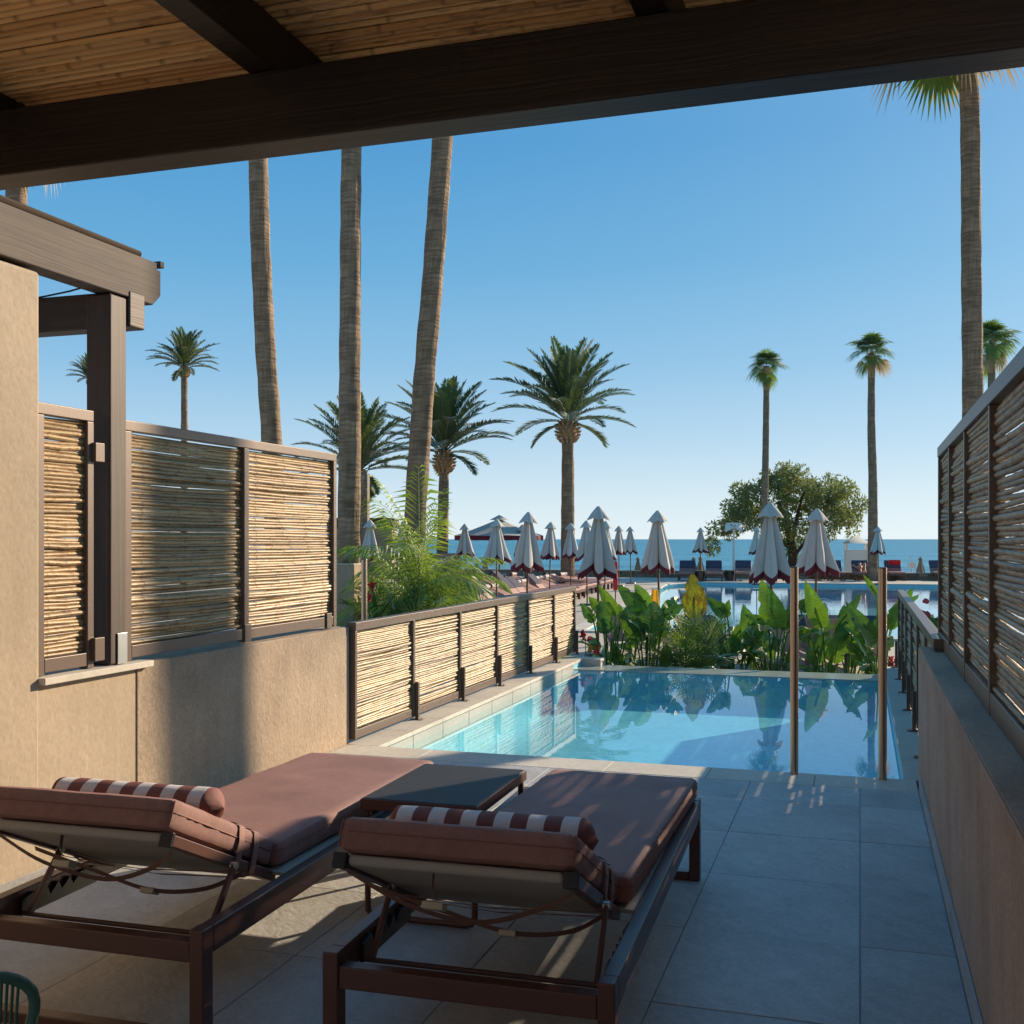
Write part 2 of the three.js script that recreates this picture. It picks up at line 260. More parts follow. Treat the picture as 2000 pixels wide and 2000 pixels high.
// the terrace: one tile after another on a bed, the pool's coping slabs, the plunge pool
{
  const bed = struct('terrace_floor', merge([bx(-3.44, XR + .3, -.9, -.0045, -6.6, 4.6, 0), bx(-3.44, PX0 - .03, -.9, -.04, -13.0, -6.6, 0), bx(PX1 + .03, .7, -.9, -.04, -13.0, -6.6, 0)].map(uvm)), mats.grout);
  const xs = [-3.41, -3.1, -2.48, -1.86, -1.24, -.62, 0, XR - .012], zs = [-6.6, -6.16, -5.44, -4.74, -4.04, -3.36, -2.7, -2.0, -1.3, -.6, .1, .8, 1.5, 2.2, 2.9, 3.6, 4.3];
  for (let i = 0; i < xs.length - 1; i++) for (let j = 0; j < zs.length - 1; j++) {
    const x0 = xs[i] + .0011, x1 = xs[i + 1] - .0011, z0 = zs[j] + .0011, z1 = zs[j + 1] - .0011, lift = rr(-.0012, .0012);
    const g = new RoundedBoxGeometry(x1 - x0, .02, z1 - z0, 1, .0025); uvm(g);
    const uv = g.attributes.uv, ou = R() * 5, ov = R() * 5; for (let k = 0; k < uv.count; k++) uv.setXY(k, uv.getX(k) + ou, uv.getY(k) + ov);
    const m = M('floor_tile', g, mats.slate[Math.floor(R() * 4)], bed); m.position.set((x0 + x1) / 2, -.01 + lift, (z0 + z1) / 2);
  }
  const slab = (x0, x1, z0, z1, y0 = -.03) => M('coping_slab', bx(x0, x1, y0, 0.001, z0, z1, .004), mats.coping, bed);
  for (let x = -3.41, k = 0; x < XR - .05; x += .63, k++) slab(x + .001, Math.min(x + .629, XR - .012), PZ0 - .005, -6.602);
  for (let z = PZ0 - .006; z > -12.95; z -= .61) { slab(-3.44, PX0 + .012, Math.max(z - .608, -13.0), z); slab(PX1 - .01, .62, Math.max(z - .608, -13.0), z); }
  // basin
  const y = -.42;
  const wall = (name, x0, x1, z0, z1, y0 = y, y1 = -.032, m = mats.poolTile) => { const o = struct(name, bx(x0, x1, y0, y1, z0, z1, 0), m); return o; };
  wall('plunge_pool_wall', PX0 - .03, PX0 + .002, PZ2 - .06, PZ0); wall('plunge_pool_wall', PX1 - .002, PX1 + .03, PZ2 - .06, PZ0); wall('plunge_pool_wall', PX0 - .03, PX1 + .03, PZ0 - .002, PZ0 + .03);
  struct('plunge_pool_floor', bx(PX0 - .03, PX1 + .03, y - .03, y, PZ2, PZ0 + .03, 0), mats.poolTile);
  wall('plunge_pool_wall', PX0, PX1, PZ1, PZ1 + .012, y, -.1);
  // face of the left coping above the water: stone strips
  for (let z = PZ0 - .012; z > -12.3; z -= .61) M('waterline_stone', bx(PX0 + .003, PX0 + .012, -.16, -.034, Math.max(z - .604, -12.34), z - .002, .001), mats.copingFace, bed);
  // the lip the water runs over, and its outer face
  struct('overflow_edge', merge([bx(PX0 - .03, PX1 + .03, -1.03, -.082, PZ2, PZ1, .006), bx(PX0 - .03, PX1 + .03, -1.2, -.2, PZ2 - .12, PZ2 - .002, .004)]), mats.poolStone);
  struct('corner_stone', bx(PX0 - .02, PX0 + .24, -.14, .0, -12.99, -12.74, .006), mats.coping);
  const w = new THREE.PlaneGeometry(PX1 - PX0, PZ0 - PZ1 + .02, 1, 1); w.rotateX(-Math.PI / 2); w.translate((PX0 + PX1) / 2, WATER, (PZ0 + PZ1) / 2); struct('plunge_pool_water', uvm(w), mats.water);
  struct('terrace_base', merge([bx(-3.44, .9, -1.4, -1.06, -13.0, 14, 0), bx(.7, .9, -1.2, -.05, -13.0, 4.6, 0)].map(uvm)), mats.stuccoRough);
  // the neighbour's terrace on the left, same level
  struct('neighbour_terrace', bx(-40, -3.45, -1.2, -.006, -12.6, 14, 0), mats.coping);
  struct('planting_bed', bx(-3.6, .9, -1.1, -.70, -15.2, -13.05, .02), mats.soil);
}

// ---------------------------------------------------------------- reeds (cut canes), a few shapes shared by all screens
function reedShape(nodes, s) {                                     // unit length along z, unit radius, knuckled at the joints
  seed = s; const rings = [], J = []; let p = rr(.06, .25);
  while (p < .98 && J.length < nodes) { J.push(p); p += rr(.75, 1.25) / nodes; }
  rings.push([0, 1, 0]); for (const j of J) rings.push([j - .007, .97, 0], [j, 1.10, 1], [j + .007, .99, 0]);
  rings.push([1, rr(.86, 1), 0]);
  const ax = rr(0, 6), ay = rr(0, 6), bend = rr(.08, .38), N = 8, pos = [], idx = [], uv = [], col = [], t0 = R();
  rings.forEach(([t, r, k], i) => {
    const cx = bend * .5 * Math.sin(t * 5 + ax), cy = bend * Math.sin(t * 4.2 + ay);
    for (let n = 0; n <= N; n++) { const a = n / N * 2 * Math.PI, q = k ? .52 : 1; pos.push(cx + r * Math.cos(a), cy + r * Math.sin(a), t); uv.push(t * .9 + t0, n / N * .5 + t0); col.push(q, q * .9, q * .78); }
    if (i) for (let n = 0; n < N; n++) { const a = (i - 1) * (N + 1) + n, b = a + N + 1; idx.push(a, b, a + 1, a + 1, b, b + 1); }
  });
  for (const e of [0, rings.length - 1]) { const c = pos.length / 3, o = e * (N + 1); pos.push(pos[o * 3] - rings[e][1], pos[o * 3 + 1], rings[e][0]); uv.push(0, 0); col.push(.55, .5, .42); for (let n = 0; n < N; n++) e ? idx.push(c, o + n, o + n + 1) : idx.push(c, o + n + 1, o + n); }
  return geo(pos, idx, uv, col);
}
const reedsLong = [], reedsShort = [];
for (let k = 0; k < 12; k++) reedsLong.push(reedShape(3 + k % 3, 100 + k * 17)); for (let k = 0; k < 6; k++) reedsShort.push(reedShape(1 + k % 2, 900 + k * 13));
seed = 4242;
// fill a panel in the plane x = const from z0 (near) to z1 (far), y0..y1, with canes laid one over the other
function fillReeds(thing, x, z0, z1, y0, y1, { pitch = .022, gap = .1, short = false, matsList = mats.reed, topGap = 0, dense = .52 } = {}) {
  const base = thing.position, L_ = Math.abs(z1 - z0); let y = y0;
  while (y < y1 - topGap) {
    const big = R() < .3 ? 1.25 : 1, r = pitch * .5 * rr(.72, 1.08) * big;
    y += r;
    if (y + r > y1 + .004) break;
    const pool = short ? reedsShort : reedsLong, m = M('cane', pool[Math.floor(R() * pool.length)], matsList[Math.floor(R() * matsList.length)], thing);
    m.scale.set(r, r, -L_); m.position.set(x + rr(-.009, .009) - base.x, y - base.y, z0 - base.z); m.rotation.x = rr(-.0045, .0045) * (short ? 2 : 1);
    if (R() < .5) { m.scale.z = L_; m.position.z = z1 - base.z; }
    y += r * rr(dense, dense + .26) + (R() < gap ? rr(.001, .0045) : 0);
  }
}
const upright = g => { const uv = g.attributes.uv; for (let i = 0; i < uv.count; i++) uv.setXY(i, uv.getY(i), uv.getX(i)); return g; };

// ================================================================ left boundary: pier, low wall, screens, reed fence
{
  solo('stucco_pier', bx(-3.72, XL, -.1, 2.61, -3.912, .4, .02, 2), mats.stucco, 'tall smooth tan stucco wall end under the neighbouring pergola beam', 'wall');
  const w = T('garden_wall', 'low tan stucco wall under the two tall cane screens', 'wall', [XL, 0, -4.6]);
  W('smooth_section', bx(-3.70, XL - .006, -.1, .80, -4.578, -3.905, .004), mats.stucco, w);
  W('rough_section', bx(-3.70, XL, -.1, .825, -6.945, -4.580, .012), mats.stuccoRough, w);
  W('stone_sill', bx(-3.66, XL + .035, .80, .832, -4.67, -3.90, .004), mats.coping, w);

  const tall = (label, z0, mids, z1, y0, yt, short, tabs) => {
    const t = T('cane_screen', label, 'screen', [XL - .05, y0, z0], 0, undefined), x0 = XL - .075, x1 = XL - .022;
    W('top_rail', bx(x0, x1, yt - .052, yt, z1, z0, .004), mats.bronze, t);
    W('bottom_rail', bx(x0, x1, y0 + .012, y0 + .075, z1 + .05, z0 - .05, .004), mats.bronze, t);
    W('side_post', bx(x0, x1, y0, yt - .053, z0 - .05, z0, .004), mats.bronze, t); W('side_post', bx(x0, x1, y0, yt - .053, z1, z1 + .045, .004), mats.bronze, t);
    let a = z0 - .05;
    for (const m of [...mids, null]) {
      const b = m === null ? z1 + .045 : m + .026;
      fillReeds(t, XL - .055, a + .004, b - .004, y0 + .076, yt - .052, { pitch: .0225, gap: .14, short, topGap: .016 });
      for (const q of [.06, .5, .94]) { const zz = a + (b - a) * q; W('binding_wire', merge([tube([V(XL - .068, y0 + .08, zz), V(XL - .068, yt - .054, zz)], .0012, 4, 1)]), mats.wire, t); }
      if (m !== null) { W('mullion', bx(x0, x1 + .004, y0, yt - .053, m - .026, m + .026, .004), mats.bronze, t); a = m - .026; }
    }
    for (const z of tabs) W('clamp', bx(x1 - .01, x1 + .012, y0 - .004, y0 + .10, z - .035, z + .035, .003), mats.bronze, t);
    return t;
  };
  tall('narrow cane screen panel in a bronze frame beside the stucco pier', -3.913, [], -4.29, .834, 2.045, true, []);
  tall('wide two panel cane screen in a bronze frame on the garden wall', -4.52, [-5.626], -6.79, .838, 2.028, false, [-5.63, -6.66]);
  const h = T('gate_hinge', 'small square bronze bracket joining the narrow cane screen to the post, upper one', 'bracket', [XL, 1.85, -4.31]); M('plate', bx(-.03, .0, -.045, .045, -.03, .035, .003), mats.bronze, h);
  const h2 = T('gate_hinge', 'small square bronze bracket joining the narrow cane screen to the post, low by the sill', 'bracket', [XL, .92, -4.31]); M('plate', bx(-.03, .0, -.055, .055, -.03, .04, .003), mats.bronze, h2);
}
// neighbour's pergola: post, cross beam, weathered rafter with a reed roof
{
  const p = T('neighbour_pergola', 'weathered dark timber pergola of the terrace on the left', 'pergola', [-3.5, 0, -4.44]);
  W('post', upright(bx(-3.56, XL, .834, 2.62, -4.503, -4.377, .012, 2)), mats.woodBrown, p);
  W('post_shoe', bx(XL + .001, XL + .008, .836, .985, -4.497, -4.425, .002), mats.steel, p);
  W('cross_beam', bx(-7.6, XL + .012, 2.483, 2.66, -4.63, -4.508, .01, 2), mats.woodBrown, p);
  const sh = new THREE.Shape([[0, 0], [.06, -.055], [7, -.055], [7, .155], [.03, .155], [.03, .12], [0, .12]].map(q => new THREE.Vector2(...q)));
  const g = new THREE.ExtrudeGeometry(sh, { depth: .10, bevelEnabled: true, bevelSize: .006, bevelThickness: .006, bevelSegments: 2 }); g.rotateY(-Math.PI / 2); g.translate(XL, 2.688, -4.76);
  W('rafter', uvm(strip(g)), mats.woodGrey, p);
  const g2 = uvm(g.clone()).translate(-2.0, 0, 0); W('rafter', g2, mats.woodGrey, p);
  W('fascia_block', bx(XL - .11, XL + .014, 2.83, 2.862, -4.785, -4.75, .004), mats.woodGrey, p);
  W('edge_pole', tube([V(XL - .02, 2.866, -4.62), V(XL - .02, 2.868, -3), V(XL - .03, 2.862, -.2)], .019, 8), mats.bark, p);
  for (let k = 0; k < 34; k++) { const m = M('roof_cane', reedsLong[k % 12], mats.reedOld[k % 4], p), r = rr(.012, .017); m.rotation.y = -Math.PI / 2; m.scale.set(r, r, 2.6); m.position.set(XL - .05 + rr(-.02, .02) + 3.5, 2.852 + rr(0, .008), -4.58 + k * .05 * .6 + 4.44); }
  const c = T('neighbour_cable', 'thin dark cable slung along the neighbouring cross beam', 'cable', [-3.6, 2.6, -4.55]); M('wire', tube([V(-2, .12, 0), V(-.9, .05, 0), V(-.2, .09, 0), V(.05, .15, 0)], .005, 5), mats.plastic, c);
}
// low reed fences along the plunge pool
function lowFence(label, X0, side, zs, y1, foot, matsList) {
  const f = T('reed_fence', label, 'fence', [X0, 0, zs[0]]), a = zs[0], b = zs[zs.length - 1], s = side;
  W('top_rail', bx(X0 - .035, X0 + .035, y1 - .06, y1, b - .02, a, .004), mats.bronze, f);
  W('post', bx(X0 - .03, X0 + .03, .028, y1 - .061, a - .035, a - .002, .003), mats.bronze, f);
  for (let i = 0; i < zs.length - 1; i++) {
    const z0 = zs[i], z1 = zs[i + 1];
    fillReeds(f, X0, z0 - .02, z1 + .02, .095, y1 - .062, { pitch: .0195, gap: .06, matsList });
    W('bottom_rail', bx(X0 - .022, X0 + .022, .03, .092, z1 + .021, z0 - .021, .003), mats.bronze, f);
    W('post', bx(X0 - .03, X0 + .03, .028, y1 - .061, z1 - .02, z1 + .02, .003), mats.bronze, f);
    const px = X0 + s * .045;
    W('foot_post', bx(px - .014, px + .014, .004, .30, z1 - .04, z1 - .008, .003), mats.bronzeDark, f);
    W('base_plate', bx(px - .05, px + .05, .0015, .008, z1 - .06, z1 + .012, .002), mats.bronzeDark, f);
    for (const dx of [-.035, .035]) { const q = cyl(.006, .006, .012, 6, .008); q.translate(px + dx, 0, z1 - .024); W('bolt', q, mats.steel, f); }
  }
  return f;
}
lowFence('low sunlit reed fence with bronze posts beside the plunge pool, ending at the planted bed', -3.41, 1, [-6.95, -8.02, -9.08, -10.12, -11.16, -12.2, -13.16], .853, true, mats.reed);
lowFence('low shaded reed fence with bronze posts past the end of the brown wall', .43, -1, [-6.6, -7.62, -8.66, -9.70, -10.80, -11.82, -12.9], .875, true, mats.reed);

// ================================================================ right boundary
{
  const w = T('brown_wall', 'low brown stucco wall below the cane screen in shade', 'wall', [.5, 0, -3]);
  W('wall_body', bx(XR, .66, -.1, .80, -6.92, 1.6, .012, 2), mats.stuccoBrown, w);
  W('skirting', bx(XR - .012, XR - .001, .002, .085, -6.6, 1.59, .002), mats.slate[2], w);
  const zs = [-6.995, -6.2, -5.3, -4.3, -3.25, -2.2, -1.15, -.1, .95], x0 = .445, x1 = .50, yt = 1.99;
  const t = T('cane_screen', 'long shaded cane screen with light showing through its gaps, on the brown wall', 'screen', [.47, .8, -3]);
  W('top_rail', bx(x0 - .004, x1 + .004, yt - .062, yt, zs[0] - .01, .97, .004), mats.bronze, t);
  for (let i = 0; i < zs.length; i++) W('post', bx(x0, x1, .80, yt - .063, zs[i] - .018, zs[i] + .018, .003), mats.bronze, t);
  for (let i = 0; i < zs.length - 1; i++) {
    W('bottom_rail', bx(x0 + .003, x1 - .003, .803, .885, zs[i] + .019, zs[i + 1] - .019, .003), mats.bronze, t);
    fillReeds(t, .475, zs[i + 1] - .018, zs[i] + .018, .886, yt - .063, { pitch: .0245, gap: .3, dense: .68 });
  }
}

// ================================================================ our pergola overhead, the house behind the camera
{
  const p = T('terrace_pergola', 'dark timber pergola with a cane ceiling over the loungers', 'pergola', [-1.4, 0, -2.5]);
  W('front_beam', bx(-3.6, .78, 2.48, 2.668, -2.632, -2.519, .006, 2), mats.wood, p);
  for (const x of [-3.62, -2.58, -1.54, -.505, .53]) W('rafter', bx(x, x + .08, 2.671, 2.805, -2.85, 1.55, .005, 2), mats.wood, p);
  let z = -2.84, k = 0;
  while (z < -1.55) {
    const r = rr(.0092, .0138); z += r;
    for (const x of [-3.62 + rr(-.05, .05), -1.65 + rr(-.3, .1), -.7 + rr(-.1, .3)].slice(0, 3)) {
      const len = x < -3 ? 2.1 : 1.5, m = M('ceiling_cane', reedsLong[k++ % 12], mats.reedOld[Math.floor(R() * 4)], p); m.rotation.y = -Math.PI / 2; m.rotation.z = 0;
      m.scale.set(r, r, -len); m.position.set(x + 1.4, 2.803 + r + rr(0, .008), z + 2.5);
    }
    z += r * rr(1.2, 1.75);
  }
  W('roof_deck', bx(-3.62, .8, 2.852, 2.872, -2.86, 1.56, 0), mats.wood, p);
  W('cane_ceiling', bx(-3.6, .78, 2.81, 2.84, -1.52, 1.55, 0), mats.reedOld[0], p);
  W('fascia_board', bx(-3.62, .8, 2.64, 2.845, -2.885, -2.855, .004), mats.wood, p);
  W('support_post', bx(.53, .66, .80, 2.479, -2.63, -2.52, .008), mats.wood, p);
  const h = T('house', 'tan stucco house front with a wide glazed door, behind the terrace', 'house', [-1.5, 0, 4.7]);
  W('wall', merge([bx(-3.8, -3.0, -.1, 3.2, 4.5, 4.8, 0), bx(-.2, 1.2, -.1, 3.2, 4.5, 4.8, 0), bx(-3.0, -.2, 2.3, 3.2, 4.5, 4.8, 0)]), mats.stucco, h);
  W('door_frame', merge([bx(-3.0, -2.94, 0, 2.3, 4.52, 4.6, 0), bx(-.26, -.2, 0, 2.3, 4.52, 4.6, 0), bx(-1.63, -1.57, 0, 2.3, 4.52, 4.6, 0), bx(-2.94, -.26, 2.24, 2.3, 4.52, 4.6, 0)]), mats.bronze, h);
  W('room_wall', bx(-3.0, -.2, -.1, 2.3, 6.6, 6.7, 0), mats.stucco, h);
  W('door_pane', bx(-2.94, -.26, .02, 2.24, 4.555, 4.565, 0), mats.glass, h);
}

// ---------------------------------------------------------------- two handrail posts at the water's edge, one more at the neighbour's
for (const [x, z, label] of [[-.385, -6.885, 'polished bronze post at the pool edge, next to the second lounger'], [.128, -6.885, 'polished bronze post at the pool edge, next to the brown wall'], [-4.0, -8.4, 'bronze post behind the low sunlit fence, beside the boxed palm']]) {
  const t = T('pool_post', label, 'post', [x, 0, z], 0, 'bronze posts at the pool edges');
  M('tube', cyl(.0245, .0245, 1.262, 24, .002), mats.postMetal, t);
  M('cap', cyl(.025, .023, .007, 24, 1.264), mats.bronzeDark, t);
  M('slot', bx(.004, .010, .01, 1.262, .018, .0247, .001), mats.plastic, t);
}

// ================================================================ the two sun loungers, their bolsters and the side table
function cushion(w, h, d, r, bulge) {                               // finer grid so that the swelling is smooth
  const q_ = Math.max(w, d) > .6 ? 1 : .4, nx = Math.max(6, Math.round(30 * q_)), nz = Math.max(8, Math.round(d / w * 30 * q_));
  const g = new THREE.BoxGeometry(w, h, d, nx, 6, nz), p = g.attributes.position, core = V(w / 2 - r, h / 2 - r, d / 2 - r), q = V(0, 0, 0), c = V(0, 0, 0);
  for (let i = 0; i < p.count; i++) {
    q.fromBufferAttribute(p, i); c.set(Math.max(-core.x, Math.min(core.x, q.x)), Math.max(-core.y, Math.min(core.y, q.y)), Math.max(-core.z, Math.min(core.z, q.z)));
    const n = q.clone().sub(c); if (n.lengthSq() > 0) n.normalize().multiplyScalar(r);
    q.copy(c).add(n);
    const x = q.x / (w / 2), z = q.z / (d / 2), k = Math.sqrt(Math.max(0, 1 - x ** 4) * Math.max(0, 1 - z ** 4));
    q.y += Math.sign(q.y) * Math.min(1, Math.abs(q.y) / (h / 2 - r + 1e-6)) * bulge * k + .0016 * Math.sin(q.x * 23 + q.z * 17) * k + (q.y > 0 ? .007 * (fbm(q.x * .6 + .5, q.z * .6 + .5, 8, 8, 3, 67) - .5) * k : 0);
    { const e = Math.max(Math.abs(x), Math.abs(z)); if (e > .9) { const w_ = .0022 * Math.sin((Math.abs(x) > Math.abs(z) ? q.z : q.x) * 95 + 2 * Math.sin(q.z * 31)) * (e - .9) * 10; q.x += Math.sign(q.x) * w_ * (Math.abs(x) > Math.abs(z) ? 1 : 0); q.z += Math.sign(q.z) * w_ * (Math.abs(z) >= Math.abs(x) ? 1 : 0); } }
    p.setXYZ(i, q.x, q.y, q.z);
  }
  g.computeVertexNormals(); return uvm(g);
}
function lounger(label, x, z, turn, so, bo) {
  const t = T('sun_lounger', label, 'sun lounger', [x, 0, z], turn, 'sun loungers on the terrace'), hw = .395, HL = 1.01, F = mats.frame;
  for (const s of [-1, 1]) {
    M('side_rail', bx(s * hw - s * .042, s * hw, .262, .34, -HL + .056, HL - .056, .004, 2), F, t);
    for (const e of [-1, 1]) M('leg', bx(s * hw - s * .045, s * hw, .0, .341, e * (HL - .055), e * HL, .005, 2), F, t);
  }
  for (const e of [-1, 1]) { M('floor_bar', bx(-hw + .046, hw - .046, .001, .036, e * (HL - .053), e * (HL - .002), .004), F, t); M('end_bar', bx(-hw + .046, hw - .046, e > 0 ? .245 : .262, e > 0 ? .305 : .335, e * (HL - .05), e * (HL - .005), .004, 2), F, t); }
  // seat: sling, mattress with a piped seam
  const hz = .44;                                                   // hinge (local z)
  M('seat_sling', bx(-hw + .04, hw - .04, .322, .334, -HL + .04, hz, .002), mats.sling, t);
  const sd = HL + hz - .035, seat = M('seat_mattress', cushion(.64, .088, sd, .022, .006), mats.mattress, t); seat.position.set(so, .386, -HL + .015 + sd / 2); seat.rotation.y = -turn;
  const seamRing = (w, d, y, n) => { const r = .02, pts = [[-w / 2 + r, -d / 2], [w / 2 - r, -d / 2], [w / 2, -d / 2 + r], [w / 2, d / 2 - r], [w / 2 - r, d / 2], [-w / 2 + r, d / 2], [-w / 2, d / 2 - r], [-w / 2, -d / 2 + r]].map(([a, b]) => V(a, y, b)); const c = new THREE.CurvePath(); for (let i = 0; i < 8; i++) c.add(new THREE.LineCurve3(pts[i], pts[(i + 1) % 8])); return new THREE.TubeGeometry(c, n, .0022, 5, true); };
  M('piping', seamRing(.642, sd + .002, .012, 160), mats.seam, seat);
  // backrest: turned up about the hinge
  const b = new THREE.Group(); b.name = 'backrest'; b.position.set(bo, .325, hz); b.rotation.x = -.44; t.add(b);   // local +z runs up the back
  const bl = .63;
  for (const s of [-1, 1]) M('back_tube', bx(s * .33 - s * .0, s * .33 - s * .036, -.022, .012, -.03, bl, .004), F, b);
  M('head_sleeve', bx(-.293, .293, -.014, .014, bl - .03, bl + .004, .012, 3), mats.sling, b);
  for (const s of [-1, 1]) M('end_cap', bx(s * .333, s * .293, -.026, .016, bl - .004, bl + .012, .003), mats.plastic, b);
  M('back_sling', bx(-.298, .298, -.0125, .012, -.02, bl - .02, .003), mats.sling, b);
  const bm = M('back_mattress', cushion(.645, .088, bl + .015, .022, .005), mats.mattress, b); bm.position.set(0, .066, bl / 2 + .012);
  M('piping', seamRing(.647, bl + .017, .004, 120), mats.seam, bm);
  // corner seam down the head end
  for (const s of [-1, 1]) M('corner_seam', tube([V(s * .317, .036, bl / 2 + .004), V(s * .319, .0, bl / 2 + .006), V(s * .317, -.036, bl / 2 + .004)], .0026, 5), mats.seam, bm);
  // straps round the back mattress, the loose ends hanging under it
  for (const [zz, w] of [[.15, .017], [.25, .017]]) {
    const prof = [[-.333, -.02], [-.3335, .06], [-.322, .110], [-.30, .1165], [0, .119], [.30, .1165], [.322, .110], [.3335, .06], [.333, -.02], [.30, -.034], [0, -.05], [-.30, -.034]];
    const pos = [], idx = [], n = prof.length; prof.forEach(([px, py]) => pos.push(px, py, zz - w, px, py, zz + w)); for (let i = 0; i < n; i++) { const a = 2 * i, c = 2 * ((i + 1) % n); idx.push(a, c, a + 1, a + 1, c, c + 1); }
    M('strap', uvm(geo(pos, idx)), mats.mattress, b);
  }
  const hang = (pts, w) => { const c = new THREE.CatmullRomCurve3(pts), P = c.getPoints(24), pos = [], idx = []; P.forEach((q, i) => { pos.push(q.x, q.y - w * .75, q.z - w * .7, q.x, q.y + w * .75, q.z + w * .7); if (i) { const a = 2 * (i - 1); idx.push(a, a + 2, a + 1, a + 1, a + 2, a + 3); } }); return uvm(geo(pos, idx)); };
  M('strap', hang([V(-.32, -.02, .56), V(-.16, -.085, .52), V(.02, -.11, .45), V(.2, -.07, .50), V(.31, -.03, .585)], .008), mats.strap, b);
  M('strap', hang([V(-.33, -.03, .36), V(-.12, -.075, .33), V(.10, -.115, .30), V(.25, -.09, .26), V(.33, -.03, .2)], .008), mats.strap, b);
  M('strap', hang([V(-.06, -.004, .60), V(-.062, -.05, .585), V(-.07, -.075, .55)], .014), mats.strap, b);
  M('buckle', bx(-.095, -.035, -.098, -.078, .525, .565, .004), mats.buckle, b); M('buckle', bx(.05, .10, -.125, -.107, .27, .31, .004), mats.buckle, b);
  // ratchet support: two struts from the back tubes down to a rod, toothed plates on the rails
  const foot = V(0, .27, hz + .415);
  const P = V(0, .325 + .30 * Math.sin(.44) - .02, hz + .30 * Math.cos(.44));
  for (const s of [-1, 1]) { M('strut', bar(V(s * .317, P.y, P.z), V(s * .317, foot.y, foot.z), .012, .022, .002), F, t); const k = cyl(.012, .012, .018, 10, 0); k.rotateZ(Math.PI / 2); k.translate(s * .317 + .009, P.y, P.z); M('pivot', k, mats.steel, t); }
  M('support_rod', tube([V(-.34, foot.y, foot.z), V(.34, foot.y, foot.z)], .008, 8, 1), F, t);
  for (const s of [-1, 1]) {
    const sh = new THREE.Shape([[0, 0], [.36, 0], [.36, .05], [.30, .06], [.285, .03], [.245, .06], [.23, .03], [.19, .06], [.175, .03], [.135, .06], [.12, .03], [.08, .06], [0, .055]].map(q => new THREE.Vector2(...q)));
    const g = new THREE.ExtrudeGeometry(sh, { depth: .012, bevelEnabled: false }); g.rotateY(-Math.PI / 2); g.translate(s > 0 ? hw - .043 : -hw + .055, .262, hz + .06); M('ratchet_plate', strip(g), mats.plastic, t);
  }
  t.updateMatrixWorld(true); return t;
}
const lounger2 = lounger('terracotta sun lounger between the side table and the open floor, dappled with light', -1.005, -3.63, .034, .04, -.027);
const lounger1 = lounger('terracotta sun lounger between the stucco wall and the side table, mostly in sun', -2.175, -3.64, .026, .012, -.03);
function bolster(l, label) {
  const len = .62, r = .060, n = 28, m = 34, pos = [], idx = [], uv = [];
  for (let i = 0; i <= m; i++) {
    const u = i / m, x = (u - .5) * len, e = Math.min(1, Math.min(u, 1 - u) / .055), q = r * Math.sqrt(Math.max(0, 1 - (1 - e) ** 2)) * (e < 1 ? .35 + .65 * e : 1);
    for (let k = 0; k <= n; k++) { const a = k / n * 2 * Math.PI, w = 1 + .012 * Math.sin(a * 5 + x * 30) + (e < 1 ? .05 * Math.sin(a * 9) * (1 - e) : 0), y = Math.sin(a) * q * w, flat = y < 0 ? .78 : .97; pos.push(x, y * flat, Math.cos(a) * q * w * 1.06); uv.push(.0 + u, k / n); }
    if (i) for (let k = 0; k < n; k++) { const a = (i - 1) * (n + 1) + k, b = a + n + 1; idx.push(a, a + 1, b, a + 1, b + 1, b); }
  }
  const p = l.localToWorld(V(-.008, .618, .745));
  const t = T('bolster_pillow', label, 'pillow', [p.x, p.y, p.z], l.rotation.y, 'striped bolsters on the loungers');
  const c = M('cover', geo(pos, idx, uv), mats.stripe, t); c.rotation.x = -.4;
}
bolster(lounger1, 'striped white and terracotta bolster on the lounger by the stucco wall'); bolster(lounger2, 'striped white and terracotta bolster on the lounger by the open floor');
{
  const t = T('side_table', 'low table with a dark slate top and brown sled legs between the loungers', 'table', [-1.575, 0, -4.085], .02), hx = .232, hz = .335, F = mats.frame;
  M('table_top', bx(-hx + .006, hx - .006, .436, .4615, -hz + .006, hz - .006, .003, 2), mats.tableTop, t);
  M('rim', merge([bx(-hx, -hx + .0055, .418, .459, -hz, hz, .002), bx(hx - .0055, hx, .418, .459, -hz, hz, .002), bx(-hx + .0056, hx - .0056, .418, .459, -hz, -hz + .0055, .002), bx(-hx + .0056, hx - .0056, .418, .459, hz - .0055, hz, .002)]), F, t);
  for (const e of [-1, 1]) { const z = e * (hz - .03), x = hx - .018, r = .03, c = []; c.push(V(-x, .418, z), V(-x, .3, z), V(-x, .06, z), V(-x + .005, .026, z), V(-x + r, .013, z), V(-x + .1, .012, z), V(x - .1, .012, z), V(x - r, .013, z), V(x - .005, .026, z), V(x, .06, z), V(x, .3, z), V(x, .418, z)); M('sled_leg', tube(c, .0125, 8, 60), F, t); }
}
